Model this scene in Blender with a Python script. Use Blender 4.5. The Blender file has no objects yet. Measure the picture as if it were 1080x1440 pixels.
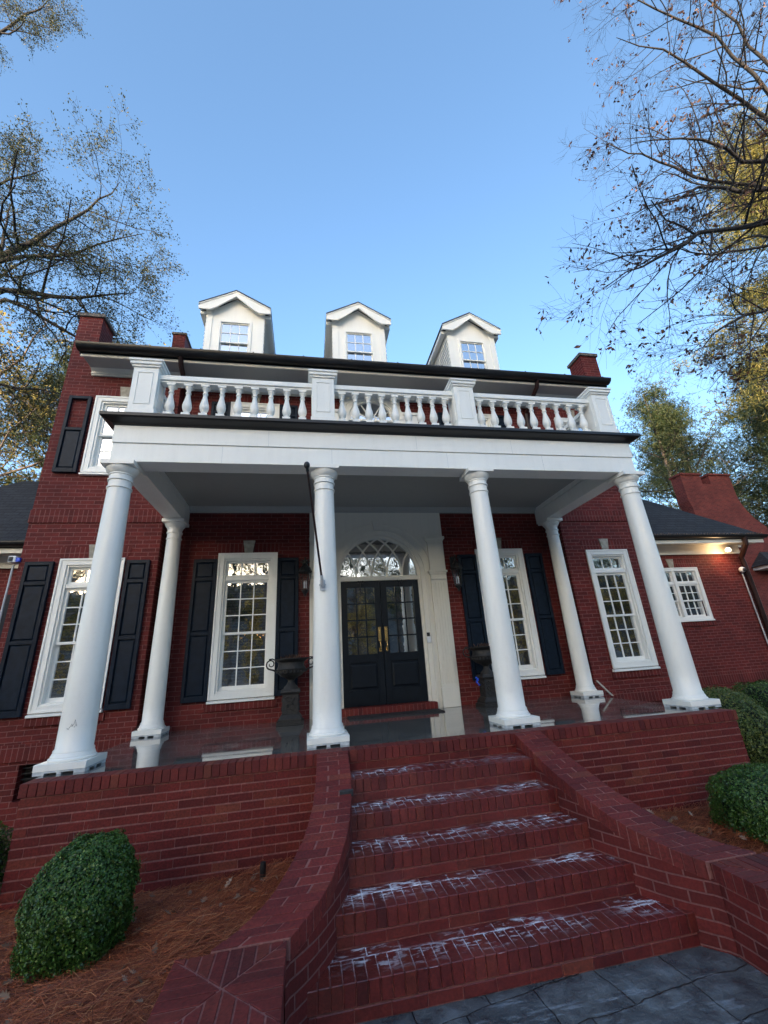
import bpy, math, random
import numpy as np
from mathutils import Vector, Matrix

random.seed(7)
rng = np.random.default_rng(7)
SC = bpy.context.scene
COL = SC.collection

# ------------------------------------------------------------------ camera
cam_d = bpy.data.cameras.new('camera')
cam = bpy.data.objects.new('camera', cam_d); COL.objects.link(cam)
cam_d.sensor_fit = 'HORIZONTAL'; cam_d.sensor_width = 36.0
cam_d.lens = 577.39 / 1080 * 36.0
cam_d.clip_start = 0.05; cam_d.clip_end = 2000
_r = Vector((0.98323227, -0.17140574, -0.06224446))
_u = Vector((-0.00164854, -0.34967263, 0.9368705))
_f = Vector((0.18235016, 0.9210587, 0.34409198))
M = Matrix(((_r.x, _u.x, -_f.x, -1.2558), (_r.y, _u.y, -_f.y, -4.8759), (_r.z, _u.z, -_f.z, 0.7472), (0, 0, 0, 1)))
cam.matrix_world = M
SC.camera = cam

# ------------------------------------------------------------------ world, sun, exposure
SUN_EL = 7.0
SUN_AZ = 204.0           # 0 = +Y, clockwise: low sun behind the viewer, blocked by the added rise
w = bpy.data.worlds.new("World"); SC.world = w; w.use_nodes = True
nt = w.node_tree; nt.nodes.clear()
bg = nt.nodes.new('ShaderNodeBackground'); wo = nt.nodes.new('ShaderNodeOutputWorld')
sky = nt.nodes.new('ShaderNodeTexSky'); sky.sky_type = 'NISHITA'; sky.sun_disc = False
sky.sun_elevation = math.radians(SUN_EL); sky.sun_rotation = math.radians(SUN_AZ)
sky.air_density = 1.0; sky.dust_density = 3.2; sky.ozone_density = 2.5
nt.links.new(sky.outputs[0], bg.inputs[0]); nt.links.new(bg.outputs[0], wo.inputs[0])
bg.inputs[1].default_value = 0.15
sd = bpy.data.lights.new('sun', 'SUN'); sd.energy = 2.4; sd.angle = math.radians(0.5); sd.color = (1.0, 0.84, 0.62)
sun = bpy.data.objects.new('sun', sd); COL.objects.link(sun)
az = math.radians(SUN_AZ); el = math.radians(SUN_EL)
sdir = Vector((math.sin(az) * math.cos(el), math.cos(az) * math.cos(el), math.sin(el)))
sun.rotation_euler = sdir.to_track_quat('Z', 'Y').to_euler()
SC.view_settings.view_transform = 'Standard'; SC.view_settings.look = 'None'
SC.view_settings.exposure = 2.5; SC.view_settings.gamma = 1.0
SC.render.engine = 'CYCLES'

# ------------------------------------------------------------------ materials
def mat(name):
    m = bpy.data.materials.new(name); m.use_nodes = True
    n = m.node_tree; b = n.nodes['Principled BSDF']
    return m, n, b
def N(n, t, **kw):
    x = n.nodes.new(t)
    for k, v in kw.items():
        if k.startswith('i_'): x.inputs[k[2:].replace('_', ' ')].default_value = v
        else: setattr(x, k, v)
    return x
def L(n, a, b): n.links.new(a, b)
def ramp(n, src, stops):
    r = n.nodes.new('ShaderNodeValToRGB'); e = r.color_ramp.elements
    while len(e) < len(stops): e.new(0.5)
    for i, (p, c) in enumerate(stops):
        e[i].position = p; e[i].color = (*c, 1) if len(c) == 3 else c
    L(n, src, r.inputs[0]); return r
def noise(n, scale, detail=4, vec=None, rough=0.55):
    t = n.nodes.new('ShaderNodeTexNoise'); t.inputs['Scale'].default_value = scale
    t.inputs['Detail'].default_value = detail; t.inputs['Roughness'].default_value = rough
    if vec is None:
        g = n.nodes.new('ShaderNodeNewGeometry'); vec = g.outputs['Position']
    L(n, vec, t.inputs['Vector']); return t
def bump(n, h, b, strength=0.3, dist=0.01):
    k = n.nodes.new('ShaderNodeBump'); k.inputs['Strength'].default_value = strength; k.inputs['Distance'].default_value = dist
    L(n, h, k.inputs['Height']); L(n, k.outputs[0], b.inputs['Normal']); return k
def simple(name, c, rough=0.5, var=0.12, scale=6, bmp=0.0, metal=0.0, c2=None, spec=None, bscale=None):
    m, n, b = mat(name)
    t = noise(n, scale)
    lo = c2 if c2 else tuple(x * (1 - var) for x in c); hi = tuple(min(1, x * (1 + var)) for x in c)
    r = ramp(n, t.outputs[0], [(0.35, lo), (0.65, hi)]); L(n, r.outputs[0], b.inputs['Base Color'])
    b.inputs['Roughness'].default_value = rough; b.inputs['Metallic'].default_value = metal
    if spec is not None: b.inputs['Specular IOR Level'].default_value = spec
    if bmp: bump(n, noise(n, bscale or scale * 8).outputs[0], b, bmp, 0.004)
    return m

BR_A = (0.166, 0.0225, 0.0190); BR_B = (0.105, 0.0158, 0.0140); MORT = (0.225, 0.088, 0.078)
def brick_mat(name, bw=0.203, rh=0.0677, off=0.5, uv=False, mortar=MORT, ms=0.0055, ca=BR_A, cb=BR_B):
    m, n, b = mat(name)
    if uv:
        tc = N(n, 'ShaderNodeTexCoord'); vec = tc.outputs['UV']
    else:
        g = N(n, 'ShaderNodeNewGeometry'); s = N(n, 'ShaderNodeSeparateXYZ'); L(n, g.outputs['Position'], s.inputs[0])
        a = N(n, 'ShaderNodeMath', operation='ADD'); L(n, s.outputs[0], a.inputs[0]); L(n, s.outputs[1], a.inputs[1])
        c = N(n, 'ShaderNodeCombineXYZ'); L(n, a.outputs[0], c.inputs[0]); L(n, s.outputs[2], c.inputs[1]); vec = c.outputs[0]
    # a little waviness so joints are not ruler-straight
    wn = noise(n, 9, 2); wv = N(n, 'ShaderNodeVectorMath', operation='SCALE'); wv.inputs['Scale'].default_value = 0.006
    L(n, wn.outputs['Color'], wv.inputs[0]); wa = N(n, 'ShaderNodeVectorMath', operation='ADD'); L(n, vec, wa.inputs[0]); L(n, wv.outputs[0], wa.inputs[1])
    t = N(n, 'ShaderNodeTexBrick'); t.offset = off; t.offset_frequency = 2; t.squash = 1
    t.inputs['Scale'].default_value = 1; t.inputs['Brick Width'].default_value = bw; t.inputs['Row Height'].default_value = rh
    t.inputs['Mortar Size'].default_value = ms; t.inputs['Mortar Smooth'].default_value = 0.25; t.inputs['Bias'].default_value = 0.0
    t.inputs['Color1'].default_value = (*ca, 1); t.inputs['Color2'].default_value = (*cb, 1); t.inputs['Mortar'].default_value = (*mortar, 1)
    L(n, wa.outputs[0], t.inputs['Vector'])
    big = noise(n, 1.3, 6, None, 0.65); rb = ramp(n, big.outputs[0], [(0.3, (0.66, 0.66, 0.70)), (0.55, (1.0, 1.0, 1.0)), (0.72, (1.22, 1.25, 1.25))])
    fine = noise(n, 55, 4); rf = ramp(n, fine.outputs[0], [(0.3, (0.78, 0.78, 0.78)), (0.75, (1.15, 1.15, 1.15))])
    m1 = N(n, 'ShaderNodeMixRGB', blend_type='MULTIPLY'); m1.inputs[0].default_value = 1; L(n, t.outputs[0], m1.inputs[1]); L(n, rb.outputs[0], m1.inputs[2])
    m2 = N(n, 'ShaderNodeMixRGB', blend_type='MULTIPLY'); m2.inputs[0].default_value = 1; L(n, m1.outputs[0], m2.inputs[1]); L(n, rf.outputs[0], m2.inputs[2])
    L(n, m2.outputs[0], b.inputs['Base Color'])
    b.inputs['Roughness'].default_value = 0.75; b.inputs['Specular IOR Level'].default_value = 0.25
    h = N(n, 'ShaderNodeMath', operation='MULTIPLY_ADD'); L(n, t.outputs['Fac'], h.inputs[0]); h.inputs[1].default_value = -1.0
    hm = N(n, 'ShaderNodeMath', operation='MULTIPLY'); L(n, fine.outputs[0], hm.inputs[0]); hm.inputs[1].default_value = 0.35
    L(n, hm.outputs[0], h.inputs[2]); bump(n, h.outputs[0], b, 0.9, 0.006)
    return m

MT = {}
MT['brick'] = brick_mat('brick')
MT['brick_uv'] = brick_mat('brick_curved', uv=True)
MT['soldier'] = brick_mat('brick_soldier', bw=0.0677, rh=0.203, off=0.0)
MT['far_brick'] = brick_mat('brick_far', ca=(0.19, 0.04, 0.034), cb=(0.13, 0.028, 0.025), mortar=(0.2, 0.08, 0.07))

def real_brick(name, wet=0.0, foam=False):
    m, n, b = mat(name)
    g = N(n, 'ShaderNodeNewGeometry')
    r = ramp(n, g.outputs['Random Per Island'], [(0.0, (0.098, 0.0145, 0.0145)), (0.12, (0.130, 0.0175, 0.016)), (0.65, (0.168, 0.0225, 0.0195)), (0.95, (0.165, 0.028, 0.020)), (1.0, (0.20, 0.048, 0.030))])
    fine = noise(n, 60, 5); rf = ramp(n, fine.outputs[0], [(0.28, (0.62, 0.62, 0.62)), (0.72, (1.2, 1.17, 1.15))])
    big = noise(n, 3, 6, None, 0.65); rb = ramp(n, big.outputs[0], [(0.3, (0.68, 0.68, 0.72)), (0.55, (1, 1, 1)), (0.75, (1.2, 1.3, 1.3))])
    m1 = N(n, 'ShaderNodeMixRGB', blend_type='MULTIPLY'); m1.inputs[0].default_value = 1; L(n, r.outputs[0], m1.inputs[1]); L(n, rf.outputs[0], m1.inputs[2])
    m2 = N(n, 'ShaderNodeMixRGB', blend_type='MULTIPLY'); m2.inputs[0].default_value = 1; L(n, m1.outputs[0], m2.inputs[1]); L(n, rb.outputs[0], m2.inputs[2])
    out = m2.outputs[0]
    rough = ramp(n, big.outputs[0], [(0.35, (0.62 - wet,) * 3), (0.7, (0.85 - wet,) * 3)])
    L(n, rough.outputs[0], b.inputs['Roughness']); b.inputs['Specular IOR Level'].default_value = 0.28 + wet
    if foam:
        out = foam_mix(n, b, g, out)
    L(n, out, b.inputs['Base Color'])
    bump(n, fine.outputs[0], b, 0.5, 0.004)
    return m
def foam_mix(n, b, g, out, lo=.52, hi=.63):
    # dried soap residue left on the upward faces of the treads
    s = N(n, 'ShaderNodeSeparateXYZ'); L(n, g.outputs['Normal'], s.inputs[0])
    up = N(n, 'ShaderNodeMath', operation='GREATER_THAN'); L(n, s.outputs[2], up.inputs[0]); up.inputs[1].default_value = 0.7
    mp = N(n, 'ShaderNodeMapping'); mp.inputs['Scale'].default_value = (1.0, 1.5, 1.0); L(n, g.outputs['Position'], mp.inputs[0])
    a = noise(n, 1.9, 3, mp.outputs[0]); mp3 = N(n, 'ShaderNodeMapping'); mp3.inputs['Scale'].default_value = (0.45, 1.5, 1.0); L(n, g.outputs['Position'], mp3.inputs[0]); a2 = noise(n, 24, 6, mp3.outputs[0], 0.66)
    p = N(n, 'ShaderNodeMath', operation='MULTIPLY'); 
    ra = ramp(n, a.outputs[0], [(0.36, (0, 0, 0)), (0.54, (1, 1, 1))]); r2 = ramp(n, a2.outputs[0], [(lo, (0, 0, 0)), ((lo + hi) / 2, (0.55,) * 3), (hi + .03, (1, 1, 1))])
    L(n, ra.outputs[0], p.inputs[0]); L(n, r2.outputs[0], p.inputs[1])
    p2 = N(n, 'ShaderNodeMath', operation='MULTIPLY'); L(n, p.outputs[0], p2.inputs[0]); L(n, up.outputs[0], p2.inputs[1])
    # residue sits toward the back of each tread
    sp = N(n, 'ShaderNodeSeparateXYZ'); L(n, g.outputs['Position'], sp.inputs[0])
    ph = N(n, 'ShaderNodeMath', operation='MULTIPLY_ADD'); L(n, sp.outputs[1], ph.inputs[0]); ph.inputs[1].default_value = 1 / 0.28; ph.inputs[2].default_value = 0.52 / 0.28 + 20
    fr = N(n, 'ShaderNodeMath', operation='FRACT'); L(n, ph.outputs[0], fr.inputs[0])
    rr = ramp(n, fr.outputs[0], [(0.10, (0.0,) * 3), (0.55, (1,) * 3)])
    p3 = N(n, 'ShaderNodeMath', operation='MULTIPLY'); L(n, p2.outputs[0], p3.inputs[0]); L(n, rr.outputs[0], p3.inputs[1])
    mx = N(n, 'ShaderNodeMixRGB'); L(n, p3.outputs[0], mx.inputs[0]); L(n, out, mx.inputs[1]); mx.inputs[2].default_value = (0.80, 0.82, 0.88, 1)
    return mx.outputs[0]
MT['rb'] = real_brick('laid_brick')
MT['rb_step'] = real_brick('step_brick_wet', 0.34, True)
MT['rb_cap'] = real_brick('cap_brick', 0.05)
def mortar_mat(name, c, foam=False):
    m, n, b = mat(name); g = N(n, 'ShaderNodeNewGeometry')
    t = noise(n, 40, 5); r = ramp(n, t.outputs[0], [(0.3, tuple(x * .6 for x in c)), (0.7, tuple(x * 1.15 for x in c))])
    out = r.outputs[0]
    if foam: out = foam_mix(n, b, g, out, .40, .52)
    L(n, out, b.inputs['Base Color']); b.inputs['Roughness'].default_value = 0.85; bump(n, t.outputs[0], b, 0.5, 0.004); return m
MT['mortar'] = mortar_mat('mortar', (0.27, 0.105, 0.09))
MT['mortar_step'] = mortar_mat('mortar_step', (0.24, 0.09, 0.08), True)

def white_paint(name, c, rough=0.35):
    m, n, b = mat(name)
    g = N(n, 'ShaderNodeNewGeometry'); mp = N(n, 'ShaderNodeMapping'); mp.inputs['Scale'].default_value = (6, 6, 0.7); L(n, g.outputs['Position'], mp.inputs[0])
    t = noise(n, 2.2, 5, mp.outputs[0]); r = ramp(n, t.outputs[0], [(0.3, tuple(x * 0.965 for x in c)), (0.55, c)])
    t2 = noise(n, 30, 3); r2 = ramp(n, t2.outputs[0], [(0.25, (0.97, 0.965, 0.955)), (0.45, (1, 1, 1))])
    mm = N(n, 'ShaderNodeMixRGB', blend_type='MULTIPLY'); mm.inputs[0].default_value = 1; L(n, r.outputs[0], mm.inputs[1]); L(n, r2.outputs[0], mm.inputs[2])
    L(n, mm.outputs[0], b.inputs['Base Color']); b.inputs['Roughness'].default_value = rough
    bump(n, t2.outputs[0], b, 0.025, 0.003); return m
MT['white'] = white_paint('white_paint', (0.90, 0.89, 0.84))
MT['col'] = white_paint('column_paint', (0.91, 0.89, 0.83), 0.28)
MT['cream'] = white_paint('cream_trim', (0.74, 0.71, 0.63), 0.4)
MT['ceil'] = white_paint('shade_darkened_paint', (0.40, 0.40, 0.38), 0.5)  # paint darkened so its colour carries porch and eave shade
MT['shutter'] = simple('shutter_paint', (0.007, 0.014, 0.026), 0.42, 0.25, 12, 0.12, spec=.15)
MT['door'] = simple('door_paint', (0.006, 0.009, 0.014), 0.3, 0.2, 10, 0.06, spec=.3)
MT['black'] = simple('black_metal', (0.012, 0.012, 0.013), 0.4, 0.3, 20, 0.1)
MT['gutter'] = simple('dark_gutter', (0.009, 0.008, 0.009), 0.38, 0.3, 4, 0.05)
MT['brownmetal'] = simple('brown_downspout', (0.03, 0.013, 0.012), 0.4, 0.3, 5, 0.05, spec=.3)
MT['iron'] = simple('weathered_iron', (0.016, 0.014, 0.013), 0.6, 0.5, 25, 0.5)
MT['brass'] = simple('brass', (0.75, 0.5, 0.2), 0.25, 0.1, 10, 0, 1.0)
MT['stone'] = simple('keystone_limestone', (0.36, 0.33, 0.27), 0.8, 0.25, 12, 0.3)
MT['coping'] = simple('chimney_coping', (0.14, 0.12, 0.105), 0.85, 0.4, 9, 0.4)
MT['grey'] = simple('vent_grey', (0.50, 0.53, 0.55), 0.6, 0.2, 20)
MT['rubber'] = simple('dark_rubber', (0.02, 0.022, 0.026), 0.6, 0.3, 30, 0.2)
MT['blue'] = simple('blue_tape', (0.01, 0.08, 0.65), 0.5, 0.2, 30)
MT['plastic'] = simple('white_plastic', (0.75, 0.76, 0.78), 0.35, 0.05, 10)
MT['pipe'] = simple('grey_conduit', (0.50, 0.51, 0.53), 0.45, 0.1, 10)
MT['mat'] = simple('rubber_mat', (0.02, 0.016, 0.018), 0.8, 0.5, 60, 0.5)
MT['blind'] = simple('blind_slat', (0.15, 0.15, 0.14), 0.6, 0.1, 10)
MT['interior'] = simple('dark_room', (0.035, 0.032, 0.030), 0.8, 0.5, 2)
MT['bark'] = simple('bark', (0.026, 0.021, 0.020), 0.9, 0.4, 14, 0.6)
MT['bark_l'] = simple('pale_bark', (0.17, 0.125, 0.10), 0.9, 0.35, 9, 0.6)

def shingle():
    m, n, b = mat('asphalt_shingle')
    g = N(n, 'ShaderNodeNewGeometry'); s = N(n, 'ShaderNodeSeparateXYZ'); L(n, g.outputs['Position'], s.inputs[0])
    nn = N(n, 'ShaderNodeSeparateXYZ'); L(n, g.outputs['Normal'], nn.inputs[0])
    ab = N(n, 'ShaderNodeMath', operation='ABSOLUTE'); L(n, nn.outputs[0], ab.inputs[0])
    gt = N(n, 'ShaderNodeMath', operation='GREATER_THAN'); L(n, ab.outputs[0], gt.inputs[0]); gt.inputs[1].default_value = 0.3
    mx = N(n, 'ShaderNodeMix'); L(n, gt.outputs[0], mx.inputs[0]); L(n, s.outputs[0], mx.inputs[2]); L(n, s.outputs[1], mx.inputs[3])
    c = N(n, 'ShaderNodeCombineXYZ'); L(n, mx.outputs[0], c.inputs[0]); L(n, s.outputs[2], c.inputs[1])
    t = N(n, 'ShaderNodeTexBrick'); t.inputs['Scale'].default_value = 1; t.inputs['Brick Width'].default_value = 0.3; t.inputs['Row Height'].default_value = 0.1
    t.inputs['Mortar Size'].default_value = 0.008; t.inputs['Color1'].default_value = (0.030, 0.031, 0.036, 1); t.inputs['Color2'].default_value = (0.017, 0.018, 0.022, 1); t.inputs['Mortar'].default_value = (0.004, 0.004, 0.005, 1)
    L(n, c.outputs[0], t.inputs['Vector'])
    f = noise(n, 30, 5); r = ramp(n, f.outputs[0], [(0.3, (0.6, 0.6, 0.6)), (0.7, (1.4, 1.4, 1.4))])
    m1 = N(n, 'ShaderNodeMixRGB', blend_type='MULTIPLY'); m1.inputs[0].default_value = 1; L(n, t.outputs[0], m1.inputs[1]); L(n, r.outputs[0], m1.inputs[2])
    L(n, m1.outputs[0], b.inputs['Base Color']); b.inputs['Roughness'].default_value = 0.85
    inv = N(n, 'ShaderNodeMath', operation='SUBTRACT'); inv.inputs[0].default_value = 1; L(n, t.outputs['Fac'], inv.inputs[1]); bump(n, inv.outputs[0], b, 0.8, 0.01)
    return m
MT['shingle'] = shingle()

def glass():
    m, n, b = mat('window_glass'); n.nodes.remove(b); out = n.nodes['Material Output']
    tr = N(n, 'ShaderNodeBsdfTransparent'); tr.inputs[0].default_value = (0.55, 0.58, 0.58, 1)
    gl = N(n, 'ShaderNodeBsdfGlossy'); gl.inputs['Roughness'].default_value = 0.015; gl.inputs[0].default_value = (0.95, 0.97, 1, 1)
    t = noise(n, 5, 2); bk = N(n, 'ShaderNodeBump'); bk.inputs['Strength'].default_value = 0.10; bk.inputs['Distance'].default_value = 0.01; L(n, t.outputs[0], bk.inputs['Height']); L(n, bk.outputs[0], gl.inputs['Normal'])
    mx = N(n, 'ShaderNodeMixShader'); mx.inputs[0].default_value = 0.62
    L(n, tr.outputs[0], mx.inputs[1]); L(n, gl.outputs[0], mx.inputs[2]); L(n, mx.outputs[0], out.inputs[0]); return m
MT['glass'] = glass()

def lampglass():
    m, n, b = mat('lamp_glass'); n.nodes.remove(b); out = n.nodes['Material Output']
    tr = N(n, 'ShaderNodeBsdfTransparent'); gl = N(n, 'ShaderNodeBsdfGlossy'); gl.inputs['Roughness'].default_value = 0.05
    mx = N(n, 'ShaderNodeMixShader'); mx.inputs[0].default_value = 0.08; L(n, tr.outputs[0], mx.inputs[1]); L(n, gl.outputs[0], mx.inputs[2]); L(n, mx.outputs[0], out.inputs[0]); return m
MT['lampglass'] = lampglass()
def wet_floor():
    m, n, b = mat('wet_concrete_floor')
    t = noise(n, 1.7, 6); t2 = noise(n, 14, 5)
    r = ramp(n, t.outputs[0], [(0.3, (0.075, 0.075, 0.072)), (0.52, (0.13, 0.125, 0.115)), (0.75, (0.20, 0.19, 0.17))])
    L(n, r.outputs[0], b.inputs['Base Color'])
    rr = ramp(n, t.outputs[0], [(0.45, (0.035,) * 3), (0.72, (0.22,) * 3)]); L(n, rr.outputs[0], b.inputs['Roughness'])
    b.inputs['Specular IOR Level'].default_value = 0.8
    b.inputs['Coat Weight'].default_value = 0.6; b.inputs['Coat Roughness'].default_value = 0.03
    bump(n, t2.outputs[0], b, 0.04, 0.003); return m
MT['floor'] = wet_floor()

def paving():
    m, n, b = mat('stamped_concrete')
    g = N(n, 'ShaderNodeNewGeometry')
    wn = noise(n, 2.6, 3); wv = N(n, 'ShaderNodeVectorMath', operation='SCALE'); wv.inputs['Scale'].default_value = 0.11; L(n, wn.outputs['Color'], wv.inputs[0])
    mp = N(n, 'ShaderNodeMapping'); mp.inputs['Rotation'].default_value = (0, 0, math.radians(-6)); L(n, g.outputs['Position'], mp.inputs[0])
    wa = N(n, 'ShaderNodeVectorMath', operation='ADD'); L(n, mp.outputs[0], wa.inputs[0]); L(n, wv.outputs[0], wa.inputs[1])
    t = N(n, 'ShaderNodeTexBrick'); t.offset = 0.37; t.squash = 1.6; t.squash_frequency = 3; t.inputs['Scale'].default_value = 1; t.inputs['Brick Width'].default_value = 0.42; t.inputs['Row Height'].default_value = 0.27
    t.inputs['Mortar Size'].default_value = 0.004; t.inputs['Mortar Smooth'].default_value = 0.9; t.inputs['Color1'].default_value = (0.080, 0.090, 0.096, 1); t.inputs['Color2'].default_value = (0.115, 0.125, 0.13, 1); t.inputs['Mortar'].default_value = (0.018, 0.02, 0.024, 1)
    L(n, wa.outputs[0], t.inputs['Vector'])
    f = noise(n, 7, 7, None, 0.65); r = ramp(n, f.outputs[0], [(0.32, (0.45, 0.47, 0.5)), (0.55, (1, 1, 1)), (0.75, (1.9, 1.95, 2.0))])
    m1 = N(n, 'ShaderNodeMixRGB', blend_type='MULTIPLY'); m1.inputs[0].default_value = 1; L(n, t.outputs[0], m1.inputs[1]); L(n, r.outputs[0], m1.inputs[2])
    # pale water streaks
    mp2 = N(n, 'ShaderNodeMapping'); mp2.inputs['Scale'].default_value = (1.0, 6, 1); mp2.inputs['Rotation'].default_value = (0, 0, 0.5); L(n, g.outputs['Position'], mp2.inputs[0])
    f2 = noise(n, 3.3, 6, mp2.outputs[0], 0.7); r2 = ramp(n, f2.outputs[0], [(0.57, (0, 0, 0)), (0.68, (0.75,) * 3)])
    m2 = N(n, 'ShaderNodeMixRGB'); L(n, r2.outputs[0], m2.inputs[0]); L(n, m1.outputs[0], m2.inputs[1]); m2.inputs[2].default_value = (0.30, 0.34, 0.38, 1)
    L(n, m2.outputs[0], b.inputs['Base Color'])
    rr = ramp(n, f.outputs[0], [(0.35, (0.22,) * 3), (0.65, (0.5,) * 3)]); L(n, rr.outputs[0], b.inputs['Roughness'])
    h = N(n, 'ShaderNodeMath', operation='SUBTRACT'); L(n, f.outputs[0], h.inputs[0]); L(n, t.outputs['Fac'], h.inputs[1]); bump(n, h.outputs[0], b, 1.0, 0.03)
    return m
MT['paving'] = paving()
MT['soil'] = simple('pine_straw_bed', (0.085, 0.035, 0.016), 0.95, 0.6, 18, 0.9, bscale=60)
MT['woods'] = simple('sun_block_slope', (0.035, 0.028, 0.020), 0.95, 0.8, 0.6, 0.8, c2=(0.008, 0.008, 0.007))  # surface of the added rise that blocks the sun
MT['bounce_pale'] = simple('pale_bounce_concrete', (0.50, 0.48, 0.44), 0.85, 0.12, 1.2, 0.2)  # surface of the slab added to bounce light
MT['litter'] = simple('leaf_litter_ground', (0.10, 0.062, 0.035), 0.95, 0.6, 1.5, 0.6)

def leafmat(name, stops, trans=0.35, rough=0.6, clump=0.0):
    m, n, b = mat(name); out = n.nodes['Material Output']
    g = N(n, 'ShaderNodeNewGeometry'); r = ramp(n, g.outputs['Random Per Island'], stops)
    src = r.outputs[0]
    if clump:
        t = noise(n, clump, 3); rc = ramp(n, t.outputs[0], [(0.35, (0.6, 0.62, 0.6)), (0.65, (1.25, 1.25, 1.2))])
        mm = N(n, 'ShaderNodeMixRGB', blend_type='MULTIPLY'); mm.inputs[0].default_value = 1; L(n, src, mm.inputs[1]); L(n, rc.outputs[0], mm.inputs[2]); src = mm.outputs[0]
    L(n, src, b.inputs['Base Color']); b.inputs['Roughness'].default_value = rough
    tr = N(n, 'ShaderNodeBsdfTranslucent'); L(n, src, tr.inputs[0])
    mx = N(n, 'ShaderNodeMixShader'); mx.inputs[0].default_value = trans
    L(n, b.outputs[0], mx.inputs[1]); L(n, tr.outputs[0], mx.inputs[2]); L(n, mx.outputs[0], out.inputs[0]); return m
MT['box'] = leafmat('boxwood_leaf', [(0, (0.024, 0.060, 0.010)), (0.5, (0.048, 0.115, 0.018)), (0.85, (0.075, 0.165, 0.026)), (1, (0.17, 0.24, 0.05))], 0.2, 0.4)
MT['boxy'] = leafmat('boxwood_leaf_yellowed', [(0, (0.045, 0.085, 0.018)), (0.6, (0.10, 0.15, 0.030)), (1, (0.22, 0.23, 0.06))], 0.2, 0.45)
MT['needle'] = leafmat('pine_needle', [(0, (0.022, 0.042, 0.013)), (0.6, (0.052, 0.075, 0.022)), (1, (0.13, 0.12, 0.04))], 0.25, 0.6, 0.5)
MT['gold'] = leafmat('golden_leaf', [(0, (0.20, 0.13, 0.025)), (0.5, (0.42, 0.30, 0.07)), (1, (0.60, 0.46, 0.15))], 0.65, 0.6, 0.6)
MT['gneedle'] = leafmat('pine_needle_sun_tint', [(0, (0.06, 0.075, 0.018)), (0.5, (0.22, 0.19, 0.045)), (1, (0.44, 0.35, 0.11))], 0.45, 0.6, 0.5)  # golden sunlight is put into the needle colour
MT['oak'] = leafmat('brown_oak_leaf', [(0, (0.035, 0.018, 0.012)), (0.6, (0.10, 0.045, 0.025)), (1, (0.22, 0.10, 0.055))], 0.3)
MT['small'] = leafmat('small_olive_leaf', [(0, (0.028, 0.040, 0.016)), (0.6, (0.065, 0.075, 0.024)), (1, (0.17, 0.14, 0.045))], 0.35)
MT['straw'] = leafmat('straw_needle', [(0, (0.12, 0.026, 0.012)), (0.5, (0.30, 0.068, 0.022)), (0.9, (0.47, 0.135, 0.045)), (1, (0.58, 0.26, 0.11))], 0.15, 0.6)
MT['dryleaf'] = leafmat('dry_fallen_leaf', [(0, (0.14, 0.075, 0.045)), (1, (0.38, 0.26, 0.18))], 0.2)

def emit(name, c, s):
    m, n, b = mat(name); b.inputs['Base Color'].default_value = (*c, 1); b.inputs['Emission Color'].default_value = (*c, 1); b.inputs['Emission Strength'].default_value = s; return m
MT['bulb'] = emit('lit_flood_bulb', (1.0, 0.78, 0.5), 5)
MT['fairy'] = emit('lit_fairy_bulb', (1.0, 0.42, 0.12), 5)

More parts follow.
